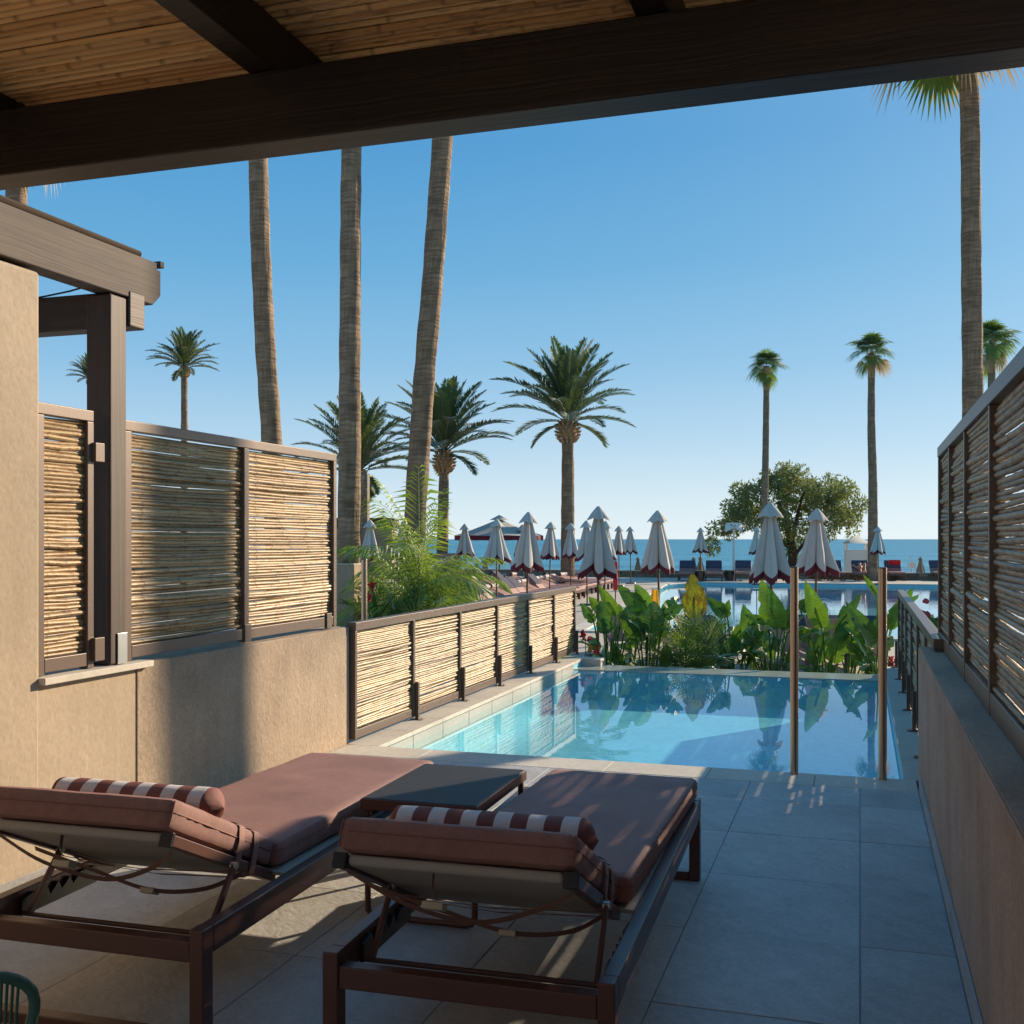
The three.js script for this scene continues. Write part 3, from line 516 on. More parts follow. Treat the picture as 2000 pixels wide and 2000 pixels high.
// green outdoor chair, only its back shows
{
  const t = T('green_chair', 'dark green woven outdoor chair, just the corner of its back in view', 'chair', [-1.497, 0, -1.433], YAW), G = mats.chairGreen;
  const ring = [[-.17, .44], [-.23, .60], [-.28, .74], [-.265, .795], [-.2, .812], [0, .818], [.2, .812], [.265, .795], [.28, .74], [.23, .60], [.17, .44]].map(([a, b]) => V(a, b, .24 + (b - .44) * .22 - .1 * (a / .28) ** 2));
  M('back_frame', tube(ring, .0085, 10, 80), G, t);
  for (let i = 0; i < 84; i++) { const a = -.262 + i * .524 / 83; M('back_cord', tube([V(a * .68, .45, .24 - .1 * (a / .28) ** 2), V(a * .9, .62, .275 - .1 * (a / .28) ** 2), V(a * 1.02, .80, .315 - .1 * (a / .28) ** 2)], .0026, 4, 6), G, t); }
  M('seat', cushion(.5, .04, .48, .015, .006), G, t).position.set(0, .43, 0);
  for (const s of [-1, 1]) for (const e of [-1, 1]) M('leg', tube([V(s * .22, .42, e * .2), V(s * .26, 0, e * .25)], .012, 8, 2), G, t);
}

// ================================================================ plants
// a feather leaf: x runs outward along the stalk, y up; the stalk starts at angle a0 and bends down by droop
function frond(len, a0, droop, { pairs = 46, leaf = .42, width = .02, bare = .14, vee = .5, sweep = .75, thick = .012, hang = .25, pow = 1.4 } = {}) {
  const N = 14, P = [], A = []; let x = 0, y = 0;
  for (let i = 0; i <= N; i++) { const s = i / N, a = a0 - droop * s ** pow; P.push([x, y]); A.push(a); x += Math.cos(a) * len / N; y += Math.sin(a) * len / N; }
  const at = s => { const k = Math.min(N - 1e-6, s * N), i = Math.floor(k), f = k - i; return [P[i][0] + (P[i + 1][0] - P[i][0]) * f, P[i][1] + (P[i + 1][1] - P[i][1]) * f, A[i] + (A[i + 1] - A[i]) * f]; };
  const pos = [], idx = [];
  for (let i = 0; i <= N; i++) { const t = thick * (1 - .85 * i / N), nx = -Math.sin(A[i]), ny = Math.cos(A[i]); pos.push(P[i][0], P[i][1], -t, P[i][0], P[i][1], t, P[i][0] - nx * t * 1.4, P[i][1] - ny * t * 1.4, 0); if (i) { const a = 3 * (i - 1); for (let k = 0; k < 3; k++) { const b = (k + 1) % 3; idx.push(a + k, a + b, a + 3 + k, a + b, a + 3 + b, a + 3 + k); } } }
  for (let k = 0; k < pairs; k++) for (const s of [-1, 1]) {
    const q = bare + (1 - bare) * (k + rr(0, .8)) / pairs, [px, py, a] = at(q), l = leaf * Math.pow(Math.sin(Math.PI * Math.min(1, .10 + .86 * ((q - bare) / (1 - bare)))), .7) * rr(.82, 1.1);
    const sw = sweep * rr(.85, 1.15) + .5 * (q > .8 ? (q - .8) / .2 : 0), up = vee * rr(.6, 1.3), tx = Math.cos(a), ty = Math.sin(a), nx = -ty, ny = tx;
    const dx = tx * sw + nx * up, dy = ty * sw + ny * up, dz = s, m = Math.hypot(dx, dy, dz), ux = dx / m, uy = dy / m, uz = dz / m, o = pos.length / 3, w = width * rr(.8, 1.2);
    pos.push(px, py, 0, px + ux * l * .45 + tx * w, py + uy * l * .45 + ty * w - hang * l * .12, uz * l * .45, px + ux * l * .45 - tx * w, py + uy * l * .45 - ty * w - hang * l * .12, uz * l * .45, px + ux * l, py + uy * l - hang * l * .6, uz * l);
    idx.push(o, o + 1, o + 2, o + 1, o + 3, o + 2);
  }
  return geo(pos, idx);
}
// a fan leaf: stalk along x, then a hand of narrow blades
function fanLeaf(stalk, radius, a0, droop, { blades = 26, spread = 2.0, width = .022, hang = .35, curl = .2 } = {}) {
  const pos = [], idx = [], N = 6; let x = 0, y = 0, a = a0; const P = [[0, 0]];
  for (let i = 0; i < N; i++) { a = a0 - droop * ((i + 1) / N) ** 1.5; x += Math.cos(a) * stalk / N; y += Math.sin(a) * stalk / N; P.push([x, y]); }
  P.forEach(([px, py], i) => { const t = .011 * (1 - .4 * i / N); pos.push(px, py, -t, px, py, t, px, py - t * 1.4, 0); if (i) { const b = 3 * (i - 1); for (let k = 0; k < 3; k++) { const c = (k + 1) % 3; idx.push(b + k, b + c, b + 3 + k, b + c, b + 3 + c, b + 3 + k); } } });
  const tx = Math.cos(a), ty = Math.sin(a), nx = -ty, ny = tx;
  for (let k = 0; k < blades; k++) {
    const f = (k / (blades - 1) - .5) * 2 * spread, l = radius * (1 - .22 * Math.abs(f) / spread) * rr(.88, 1.08), c = Math.cos(f), s = Math.sin(f), up = curl * Math.abs(s) + rr(-.05, .05), ux = tx * c + nx * up, uy = ty * c + ny * up, uz = s, m = Math.hypot(ux, uy, uz), w = width * rr(.8, 1.15), o = pos.length / 3;
    const vx = -tx * s / m, vy = -ty * s / m, vz = c;
    const mid = .55, mx = x + ux / m * l * mid, my = y + uy / m * l * mid - hang * l * .10, mz = uz / m * l * mid;
    pos.push(x, y, 0, mx + vx * w, my + vy * w, mz + vz * w, mx - vx * w, my - vy * w, mz - vz * w, x + ux / m * l * .95, y + uy / m * l * .95 - hang * l * .75, uz / m * l * .95);
    idx.push(o, o + 1, o + 2, o + 1, o + 3, o + 2);
  }
  return geo(pos, idx);
}
// a tapered trunk through a line of points
function trunkGeo(pts, r0, r1, ring, n = 18, bulges = []) {
  const c = new THREE.CatmullRomCurve3(pts), Lc = c.getLength(), S = Math.max(12, Math.round(Lc / ring)), pos = [], idx = [], uv = [];
  for (let i = 0; i <= S; i++) {
    const t = i / S, p = c.getPointAt(t), base = r0 + (r1 - r0) * t; let r = base * (1 + .03 * Math.sin(i * 2.1) + .025 * hash(i, 3, 5));
    for (const [bt, bw, ba] of bulges) r *= 1 + ba * Math.exp(-(((t - bt) / bw) ** 2));
    for (let k = 0; k <= n; k++) { const a = k / n * 2 * Math.PI, q = r * (1 + .03 * Math.sin(a * 7 + i * .7) + .02 * (hash(k % n, i, 9) - .5)); pos.push(p.x + q * Math.cos(a), p.y, p.z + q * Math.sin(a)); uv.push(k / n + t * .37, t * Lc * .71); }
    if (i) for (let k = 0; k < n; k++) { const a = (i - 1) * (n + 1) + k, b = a + n + 1; idx.push(a, b, a + 1, a + 1, b, b + 1); }
  }
  return geo(pos, idx, uv);
}
seed = 11;
const phoenixFronds = [[2.5, 1.42, .35], [2.6, 1.2, .55], [2.7, .98, .8], [2.7, .75, .95], [2.6, .5, .85], [2.3, .22, .7], [1.4, -.3, .8]].map(([l, a, d]) => [0, 1].map(() => frond(l, a, d, { pairs: 70, leaf: .46, width: .034, vee: .5, sweep: .95, thick: .022 })));
const washFans = [[.38, 1.0, 1.4, .2], [.5, 1.0, 1.05, .4], [.65, 1.0, .65, .6], [.75, .95, .15, .8], [.8, .9, -.5, .6]].map(([s, r, a, d]) => [0, 1].map(() => fanLeaf(s, r, a, d, { blades: 34, hang: .4, width: .034, curl: .2 })));
const shrubFans = [[.55, .42, 1.35, .25], [.55, .42, 1.0, .4], [.55, .42, .6, .5], [.5, .4, .2, .5]].map(([s, r, a, d]) => [0, 1].map(() => fanLeaf(s, r, a, d, { blades: 20, spread: 1.75, hang: .12, width: .013, curl: .25 })));
const featherFronds = [[1.6, 1.5, .7], [1.6, 1.4, 1.3], [1.5, 1.25, 1.7], [1.3, 1.05, 1.9], [1.1, .8, 1.9]].map(([l, a, d]) => [0, 1].map(() => frond(l, a, d, { pairs: 26, leaf: .5, width: .011, vee: .3, sweep: 1.2, thick: .009, hang: 1.0, bare: .1 })));

function phoenix(label, u, d, topV, scale, { lean = 0, trunkR = .27, only, base = DECK, spin = 0, at } = {}) {   // topV: photo height of the crown's foot
  const p = at ?? onGround(u, d, base), top = at ? topV : EYE + (1053 - topV) / FOC * d, t = T('date_palm', label, 'palm', [p.x, base, p.z], spin, 'date palms'), H = top - base, s = scale;
  M('trunk', trunkGeo([V(0, -.1, 0), V(lean * .4, H * .35, 0), V(lean * .8, H * .7, 0), V(lean, H - .4 * s, 0)], trunkR * 1.08, trunkR * .85, .35, 18, [[.78, .04, .10], [.80, .02, -.08]]), mats.trunk, t);
  const bulb = M('boot_core', (() => { const g = new THREE.SphereGeometry(.41 * s, 18, 12); g.scale(1, 1.12, 1); return g; })(), mats.boots, t); bulb.position.set(lean, H - .1 * s, 0);
  const boots = [], rows = 9; for (let r = 0; r < rows; r++) { const ph = -1.15 + r / (rows - 1) * 2.2, n = Math.max(6, Math.round(15 * Math.cos(ph * .8))); for (let k = 0; k < n; k++) { const a = (k + (r % 2) * .5) / n * 2 * Math.PI, g = new THREE.OctahedronGeometry(.10 * s); g.scale(1.25, .56, .70); g.translate(.0, .0, 0); const o = new THREE.Object3D(); o.position.set(Math.cos(a) * Math.cos(ph) * .5 * s, Math.sin(ph) * .56 * s, Math.sin(a) * Math.cos(ph) * .5 * s); o.rotation.set(0, -a, .5, 'YZX'); o.updateMatrix(); g.applyMatrix4(o.matrix); boots.push(g); } }
  M('leaf_boots', merge(boots), mats.boots, t).position.copy(bulb.position);
  const tiers = [[10, 0], [9, 1], [8, 2], [8, 3], [6, 4], [4, 5], [2, 6]]; let q = spin * 3;
  for (const [n, v] of tiers) for (let k = 0; k < n; k++) {
    const f = M('frond', phoenixFronds[v][k % 2], L.phoenix[(k + v) % 3], t); q += 2.39996; f.rotation.y = q + rr(-.2, .2); f.rotation.z = rr(-.08, .08); f.rotation.order = 'YZX'; f.position.set(lean, H + .32 * s, 0); f.scale.setScalar(s * rr(1.2, 1.5));
  }
  return t;
}
function washingtonia(label, pts, r0, r1, { crown = true, far = false, scale = 1, n = 26, group = 'tall fan palms', skirt = 5, spin = 0 } = {}) {
  const b = pts[0], t = T('fan_palm', label, 'palm', [b.x, b.y, b.z], 0, group), loc = pts.map(p => p.clone().sub(b));
  M('trunk', trunkGeo(loc, r0, r1, far ? .5 : .25, far ? 12 : 22), far ? mats.trunkFar : mats.trunk, t);
  const top = loc[loc.length - 1];
  if (crown) {
    if (far) { const g = trunkGeo([V(0, -1.3, 0), V(0, -.7, 0), V(0, -.1, 0)], r1 * 1.1, r1 * 1.35, .07, 10); M('leaf_boots', g, mats.boots, t).position.copy(top); }
    let q = spin;
    for (let k = 0; k < n; k++) { const v = k < n * .25 ? 0 : k < n * .5 ? 1 : k < n * .72 ? 2 : k < n - skirt ? 3 : 4, f = M('fan_leaf', washFans[v][k % 2], k >= n - skirt / 2 ? L.dry : L.fan[k % 3], t); q += 2.39996; f.rotation.order = 'YZX'; f.rotation.y = q; f.rotation.z = rr(-.35, .28); f.position.copy(top).add(V(0, rr(-.1, .25) * scale, 0)); f.scale.setScalar(scale * rr(.85, 1.12)); }
  }
  return t;
}
// --- tall trunks near the terraces; their crowns stand above the beam
const px3 = (list, d) => list.map(([u, v]) => atDepth(u, v, d));
const foot = (u, d) => onGround(u, d, DECK);
washingtonia('tall palm trunk rising behind the middle of the wide cane screen', [foot(546, 19), ...px3([[530, 858], [514, 600], [504, 318], [500, 120], [498, -40]], 19)], .185, .155, { n: 24, spin: 1 });
washingtonia('straight tall palm trunk in a square tan planter beside the wide cane screen', px3([[681, 1100], [683, 860], [684, 560], [686, 290], [687, 80], [688, -260]], 16), .165, .13, { n: 24, spin: 2 });
washingtonia('tall leaning palm trunk rising out of the feathery palms', [foot(800, 17), ...px3([[814, 960], [832, 700], [850, 480], [864, 270], [876, 90], [890, -160]], 17)], .175, .15, { n: 24, spin: 3 });
washingtonia('tall palm trunk rising beyond the end of the shaded cane screen', [onGround(1902, 17.1, DECK), ...px3([[1900, 830], [1897, 500], [1890, 150], [1872, 60], [1848, 0]], 17.1)], .165, .138, { n: 30, skirt: 12, scale: 1.0, spin: .8 });
washingtonia('palm trunk behind the neighbouring pergola, its hanging leaf tips showing under the beam', [onGround(40, 21, DECK), ...px3([[36, 700], [32, 370], [38, 260], [48, 185]], 21)], .20, .19, { n: 30, skirt: 12, spin: 2.2 });
{ // planter of the boxed palm
  const p = atDepth(681, 1100, 16), t = T('square_planter', 'square tan planter holding the straight palm', 'planter', [p.x, DECK, p.z]); M('box', bx(-.17, .17, 0, p.y - DECK - .02, -.17, .17, .01), mats.stuccoRough, t); M('coping', bx(-.165, .165, p.y - DECK - .02, p.y - DECK, -.165, .165, .004), mats.coping, t);
}
// --- far palms
const farBase = (u, d) => onGround(u, d, DECK);
washingtonia('slim far palm in front of the tamarisk tree', [farBase(1492, 58), ...px3([[1493, 1000], [1496, 850], [1497, 715]], 58)], .20, .155, { far: true, scale: .8, n: 30, spin: .3, skirt: 3 });
washingtonia('slim tall far palm beside the white cabin', [farBase(1704, 57), ...px3([[1705, 980], [1702, 820], [1702, 690]], 57)], .27, .165, { far: true, scale: .95, n: 28, spin: 1.3, skirt: 6 });
washingtonia('slim far palm showing above the shaded cane screen', [farBase(1950, 48), ...px3([[1945, 1000], [1938, 800], [1935, 672]], 48)], .20, .15, { far: true, scale: .95, n: 28, spin: 2.3, skirt: 4 });
phoenix('large date palm with a pineapple shaped crown foot, standing among the parasols', 1109, 48, 838, 1.03, { trunkR: .30 });
phoenix('date palm half hidden behind the leaning palm trunk', 862, 46, 898, .92, { trunkR: .24, lean: .12, spin: .6 });
phoenix('date palm far behind the wide cane screen, tall slim stem', 360, 52, 725, .52, { trunkR: .17, spin: 1.4 });
phoenix('low date palm behind the straight boxed palm trunk', 700, 40, 935, .8, { trunkR: .24, spin: 2.1 });
phoenix('distant date palm hidden by the pergola post, one leaf showing', 176, 60, 745, .4, { trunkR: .15, spin: .4 });
// one more outside the frame on the right: it throws the soft shade on the garden wall
phoenix('date palm standing out on the deck to the right, shading the garden wall', 0, 0, 12.2, .95, { trunkR: .27, at: V(5.54, DECK, -18.48), spin: .9 });

// --- tamarisk by the shore
{
  const d = 66, c = onGround(1535, d, DECK), t = T('tamarisk_tree', 'broad feathery tamarisk tree on the shore beside the white cabin', 'tree', [c.x, DECK, c.z]), k = d / FOC;
  const q = (u, v, dz = 0) => { const p = atDepth(u, v, d).sub(V(c.x, DECK, c.z)); p.z += dz; return p; };
  const limbs = [[[1543, 1130, 0], [1548, 1085, 0], [1540, 1040, 0], [1520, 980, 0]], [[1548, 1090, 0], [1580, 1050, 0], [1620, 1015, .3], [1645, 985, 0]], [[1545, 1075, 0], [1510, 1040, -.4], [1465, 1010, -.5], [1425, 1000, 0]], [[1546, 1060, 0], [1560, 1000, .6], [1575, 950, .6]], [[1520, 1045, 0], [1480, 1030, .8], [1440, 1045, 1]]];
  limbs.forEach((l, i) => M(i ? 'limb' : 'trunk', trunkGeo(l.map(a => q(...a)), (i ? .14 : .34), i ? .05 : .12, .2, 9), mats.bark, t));
  seed = 77; const blobs = [];
  const shape = [[1530, 945, 48, 32], [1490, 965, 45, 36], [1575, 955, 48, 36], [1625, 965, 42, 34], [1650, 985, 36, 34], [1455, 985, 38, 34], [1430, 1010, 34, 30], [1408, 1035, 22, 26], [1400, 1055, 14, 18], [1500, 1000, 50, 30], [1560, 1000, 50, 34], [1610, 1010, 45, 32], [1655, 1020, 30, 24], [1470, 1025, 34, 20], [1540, 1045, 32, 34], [1645, 1040, 26, 12], [1570, 1065, 22, 26], [1670, 990, 18, 26], [1545, 925, 30, 18], [1640, 945, 22, 16]];
  for (const [u, v, ru, rv] of shape) { const n = Math.round(ru * rv / 105); for (let i = 0; i < n; i++) { const a = R() * 6.283, r = Math.sqrt(R()); blobs.push([u + Math.cos(a) * r * ru, v + Math.sin(a) * r * rv, rr(-1, 1) * 2.6 * Math.sqrt(1 - r * r * .8), rr(8, 15)]); } }
  const pos = [], idx = [];
  for (const [u, v, dz, rad] of blobs) { const o = q(u, v, dz), m = Math.round(rad * rad * 1.25); for (let i = 0; i < m; i++) {
    const e = V(rr(-1, 1), rr(-1, 1), rr(-1, 1)); if (e.lengthSq() > 1) continue; const p = o.clone().addScaledVector(e, rad * k * 1.05), dir = e.clone().add(V(rr(-.6, .6), rr(-.9, .5), rr(-.6, .6))).normalize(), side = V(rr(-1, 1), rr(-1, 1), rr(-1, 1)).cross(dir).normalize(), l = rr(.16, .36), w = rr(.03, .06), n = pos.length / 3;
    const a = p.clone().addScaledVector(dir, l * .5).addScaledVector(side, w), b = p.clone().addScaledVector(dir, l * .5).addScaledVector(side, -w), f = p.clone().addScaledVector(dir, l);
    pos.push(p.x, p.y, p.z, a.x, a.y, a.z, b.x, b.y, b.z, f.x, f.y, f.z); idx.push(n, n + 1, n + 2, n + 1, n + 3, n + 2); } }
  M('crown', geo(pos, idx), L.tree, t);
}

// --- paddle-leaved plants behind the overflow edge
function paddle(root, base, tip, width, { fold = .35, face = null, arch = .12, notch = .1 } = {}) {   // stalk from root to the blade's base, blade on to its tip
  const ax = tip.clone().sub(base), len = ax.length(), toEye = face ?? V(0, EYE, 0).sub(base).normalize(), dir = ax.clone().normalize();
  let side = dir.clone().cross(toEye).normalize(); const up = side.clone().cross(dir).normalize(), pos = [], idx = [], uv = [], N = 12, C = 4;
  for (let i = 0; i <= N; i++) {
    const s = i / N, w = width * .5 * Math.pow(Math.sin(Math.PI * Math.pow(Math.min(1, .03 + .97 * s), .62)), .75) * (1 - (i === N ? 1 : 0)), c = base.clone().addScaledVector(ax, s).addScaledVector(up, arch * len * Math.sin(Math.PI * s * .9) - arch * len * .9 * s * s);
    for (let k = 0; k <= C; k++) { const f = k / C * 2 - 1, wav = .05 * width * Math.sin(s * 21 + f * 2) * Math.abs(f), tear = notch && Math.abs(f) === 1 && hash(i, k, Math.round(width * 9999)) < notch ? .68 : 1; const p = c.clone().addScaledVector(side, f * w * tear).addScaledVector(up, Math.abs(f) * w * fold + wav); pos.push(p.x, p.y, p.z); uv.push(s, .5 + f * .5); }
    if (i) for (let k = 0; k < C; k++) { const a = (i - 1) * (C + 1) + k, b = a + C + 1; idx.push(a, a + 1, b, a + 1, b + 1, b); }
  }
  const blade = geo(pos, idx, uv), mid = base.clone().lerp(root, .5).addScaledVector(up, -.02);
  const stalk = tube([root, mid, base, base.clone().addScaledVector(ax, .45).addScaledVector(up, arch * len * .9 - .004)], .011, 5, 10);
  return merge([blade, stalk]);
}
const BED = -.70;
function paddlePlant(label, u0, d0, leaves, extra = 5) {
  const p = onGround(u0, d0, BED), t = T('banana_plant', label, 'plant', [p.x, p.y, p.z], 0, 'broad leaved plants behind the pool');
  for (const [bu, bv, tu, tv, w, mat, dd = 0, o = {}] of leaves) {
    const d = d0 + dd, base = atDepth(bu, bv, d), tip = atDepth(tu, tv, d + rr(-.15, .15)), root = V(p.x + rr(-.06, .06), p.y, p.z + rr(-.06, .06));
    W('leaf', paddle(root, base, tip, w * 1.12 * d / FOC, o), mat === 'r' ? L.rust : L.paddle[mat], t);
  }
  for (let k = 0; k < extra + 7; k++) {                                  // the younger, lower leaves
    const a = rr(0, 6.283), r = rr(.12, .3), h = rr(.28, .95), base = V(p.x + Math.cos(a) * r, p.y + h, p.z + Math.sin(a) * r), tip = base.clone().add(V(Math.cos(a) * rr(.12, .4), rr(-.05, .38), Math.sin(a) * rr(.12, .4)));
    W('leaf', paddle(V(p.x + rr(-.05, .05), p.y, p.z + rr(-.05, .05)), base, tip, rr(.11, .23), { face: V(rr(-.6, .6), .6, rr(-.2, .9)).normalize() }), L.paddle[k % 3], t);
  }
}
seed = 31;
paddlePlant('leafy green plant at the corner where the sunlit reed fence ends', 1192, 14.3, [[1203, 1201, 1169, 1142, 24, 2], [1184, 1238, 1172, 1172, 30, 1], [1160, 1215, 1135, 1178, 20, 0, .2], [1175, 1195, 1150, 1165, 22, 2, .3], [1212, 1215, 1232, 1178, 14, 1, .2]], 8);
paddlePlant('broad leaved plant with one round upright leaf, beside the fan palm shrub', 1268, 14.2, [[1259, 1196, 1206, 1143, 34, 1, .1], [1264, 1190, 1240, 1140, 30, 2], [1271, 1236, 1278, 1172, 46, 0, -.15, { fold: .12 }], [1294, 1196, 1328, 1164, 22, 1], [1297, 1206, 1336, 1180, 22, 1, -.1], [1262, 1238, 1217, 1196, 28, 1, -.2]], 9);
paddlePlant('plant with a large yellowing leaf speckled with rust', 1360, 15.3, [[1358, 1206, 1352, 1118, 44, 'r', 0, { fold: .1 }]], 3);
paddlePlant('dark leaved plant with a curled leaf on a tall stalk, next to the fan shrub', 1430, 14.4, [[1420, 1202, 1380, 1166, 26, 1, 0, { fold: .8 }], [1416, 1203, 1424, 1172, 18, 0, .1], [1434, 1255, 1462, 1198, 22, 2], [1404, 1240, 1396, 1205, 18, 1], [1428, 1285, 1440, 1225, 26, 0]], 8);
paddlePlant('plant with a broad bright upright leaf, behind the post beside the second lounger', 1510, 14.3, [[1518, 1228, 1487, 1133, 46, 2, 0, { fold: .15, notch: .1 }], [1500, 1216, 1453, 1200, 16, 1], [1528, 1230, 1545, 1180, 22, 1, .2], [1535, 1225, 1560, 1196, 16, 0, .3], [1480, 1262, 1452, 1240, 18, 1]], 10);
paddlePlant('tall plant with a bright narrow backlit leaf between the two posts', 1612, 14.2, [[1606, 1226, 1573, 1135, 34, 2, 0, { fold: .3 }], [1622, 1292, 1655, 1228, 38, 2, -.1, { fold: .15 }], [1588, 1298, 1612, 1220, 34, 0], [1632, 1233, 1683, 1158, 22, 1, .1, { notch: .3 }], [1564, 1192, 1582, 1166, 26, 1, .3], [1600, 1212, 1611, 1175, 22, 2, .1]], 7);
paddlePlant('dark plant with long drooping leaves, beside the post next to the brown wall', 1716, 14.0, [[1713, 1250, 1652, 1176, 26, 1, 0, { notch: .25 }], [1712, 1160, 1686, 1122, 12, 2], [1713, 1318, 1668, 1284, 26, 1], [1705, 1280, 1672, 1262, 18, 0], [1722, 1262, 1690, 1240, 16, 1], [1733, 1228, 1758, 1175, 28, 0, .2], [1740, 1222, 1783, 1148, 28, 2, .4], [1750, 1200, 1797, 1160, 16, 2, .5]], 4);
for (const [u, d, label] of [[1228, 14.9, 'plant with young leaves between the corner plant and the broad leaved one'], [1470, 14.9, 'low leafy plant beside the post next to the second lounger'], [1655, 14.8, 'low leafy plant below the dark notched leaf']]) paddlePlant(label, u, d, [[u + rr(-8, 8), 1232, u + rr(-25, 25), 1180, 26, 0, 0, { fold: .3 }], [u + rr(-8, 8), 1250, u + rr(-30, 30), 1205, 26, 1], [u + rr(-8, 8), 1262, u + rr(-30, 30), 1218, 24, 2]], 3);
// canna flowers
function flower(label, u, v, d, s, m, name = 'canna_flower', group = 'red flowers') {
  const p = atDepth(u, v, d), t = T(name, label, 'flower', [p.x, BED, p.z], rr(0, 6), group), H = p.y - BED;
  M('stem', tube([V(0, 0, 0), V(.01, H * .5, .01), V(0, H, 0)], .006, 5, 6), L.paddle[1], t);
  for (let k = 0; k < 8; k++) { const a = rr(0, 6.28), e = rr(-.4, 1.2), dir = V(Math.cos(a) * Math.cos(e), Math.sin(e), Math.sin(a) * Math.cos(e)), c = V(rr(-.3, .3) * s, H + rr(-.4, .6) * s, rr(-.3, .3) * s); M('petal', paddle(c, c.clone().addScaledVector(dir, s * .2), c.clone().addScaledVector(dir, s * 1.1), s * .8, { face: V(rr(-1, 1), 1, rr(-1, 1)).normalize() }), m, t); }
}
flower('red canna flower by the corner of the pool, larger upper bloom', 1144, 1246, 14.0, .085, L.petal); flower('red canna flower by the corner of the pool, smaller lower bloom', 1166, 1274, 13.9, .065, L.petal); flower('yellow canna flower between the red blooms', 1152, 1268, 13.95, .055, L.yellowPetal);
flower('red flowers at the foot of the shaded reed fence', 1744, 1296, 13.5, .075, L.petal); flower('red flower beside the post behind the sunlit fence, upper bloom', 727, 1149, 15, .08, L.petal); flower('red flower beside the post behind the sunlit fence, lower bloom', 721, 1171, 14.6, .07, L.petal);
// fan palm shrubs
function fanShrub(label, u, d, s, n, { group = 'fan palm shrubs', base = BED } = {}) {
  const p = onGround(u, d, base), t = T('fan_palm_shrub', label, 'shrub', [p.x, p.y, p.z], 0, group); let q = rr(0, 6);
  for (let k = 0; k < n; k++) { const v = Math.floor(k / n * 4), f = M('fan_leaf', shrubFans[v][k % 2], L.fan[k % 3], t); q += 2.39996; f.rotation.order = 'YZX'; f.rotation.y = q; f.rotation.z = rr(-.15, .25); f.scale.setScalar(s * rr(.8, 1.2)); f.position.set(rr(-.12, .12) * s, rr(.0, .45) * s, rr(-.12, .12) * s); }
  return t;
}
fanShrub('bushy fan palm shrub in the middle of the planted bed', 1350, 14.1, 1.0, 46);
fanShrub('fan palm shrub in front of the tan outbuilding', 742, 16.5, 1.2, 34, { base: -.5 }); fanShrub('fan palm shrub below the feathery palm', 850, 15.6, 1.15, 34, { base: -.45 }); fanShrub('fan palm shrub beside the striped deck loungers', 888, 16.3, 1.1, 36, { base: -.5 }); fanShrub('low fan palm shrub at the foot of the leaning trunk', 792, 15.0, 1.0, 30, { base: -.4 });
// feathery palms
function feather(label, u, d, s, n, base = -.6) {
  const p = onGround(u, d, base), t = T('feather_palm', label, 'palm', [p.x, p.y, p.z], 0, 'young feathery palms'); let q = rr(0, 6);
  for (let k = 0; k < 5; k++) M('stem', tube([V(rr(-.1, .1), 0, rr(-.1, .1)), V(rr(-.12, .12) * s, .5 * s, rr(-.1, .1)), V(rr(-.15, .15) * s, 1.1 * s, rr(-.1, .1))], .014, 5, 6), L.feather[0], t);
  for (let k = 0; k < n; k++) { const v = Math.floor(k / n * 5), f = M('frond', featherFronds[v][k % 2], L.feather[k % 3], t); q += 2.39996; f.rotation.order = 'YZX'; f.rotation.y = q; f.rotation.z = rr(-.1, .1); f.scale.setScalar(s * rr(.8, 1.1)); f.position.set(rr(-.12, .12) * s, rr(.35, 1.15) * s, rr(-.12, .12) * s); }
}
feather('young feathery palm in front of the leaning trunk', 815, 15.3, 1.22, 28); feather('smaller feathery palm to the sea side of the leaning trunk', 850, 15.8, .78, 16); feather('small feathery palm beside the boxed palm planter', 775, 15.9, .75, 16);
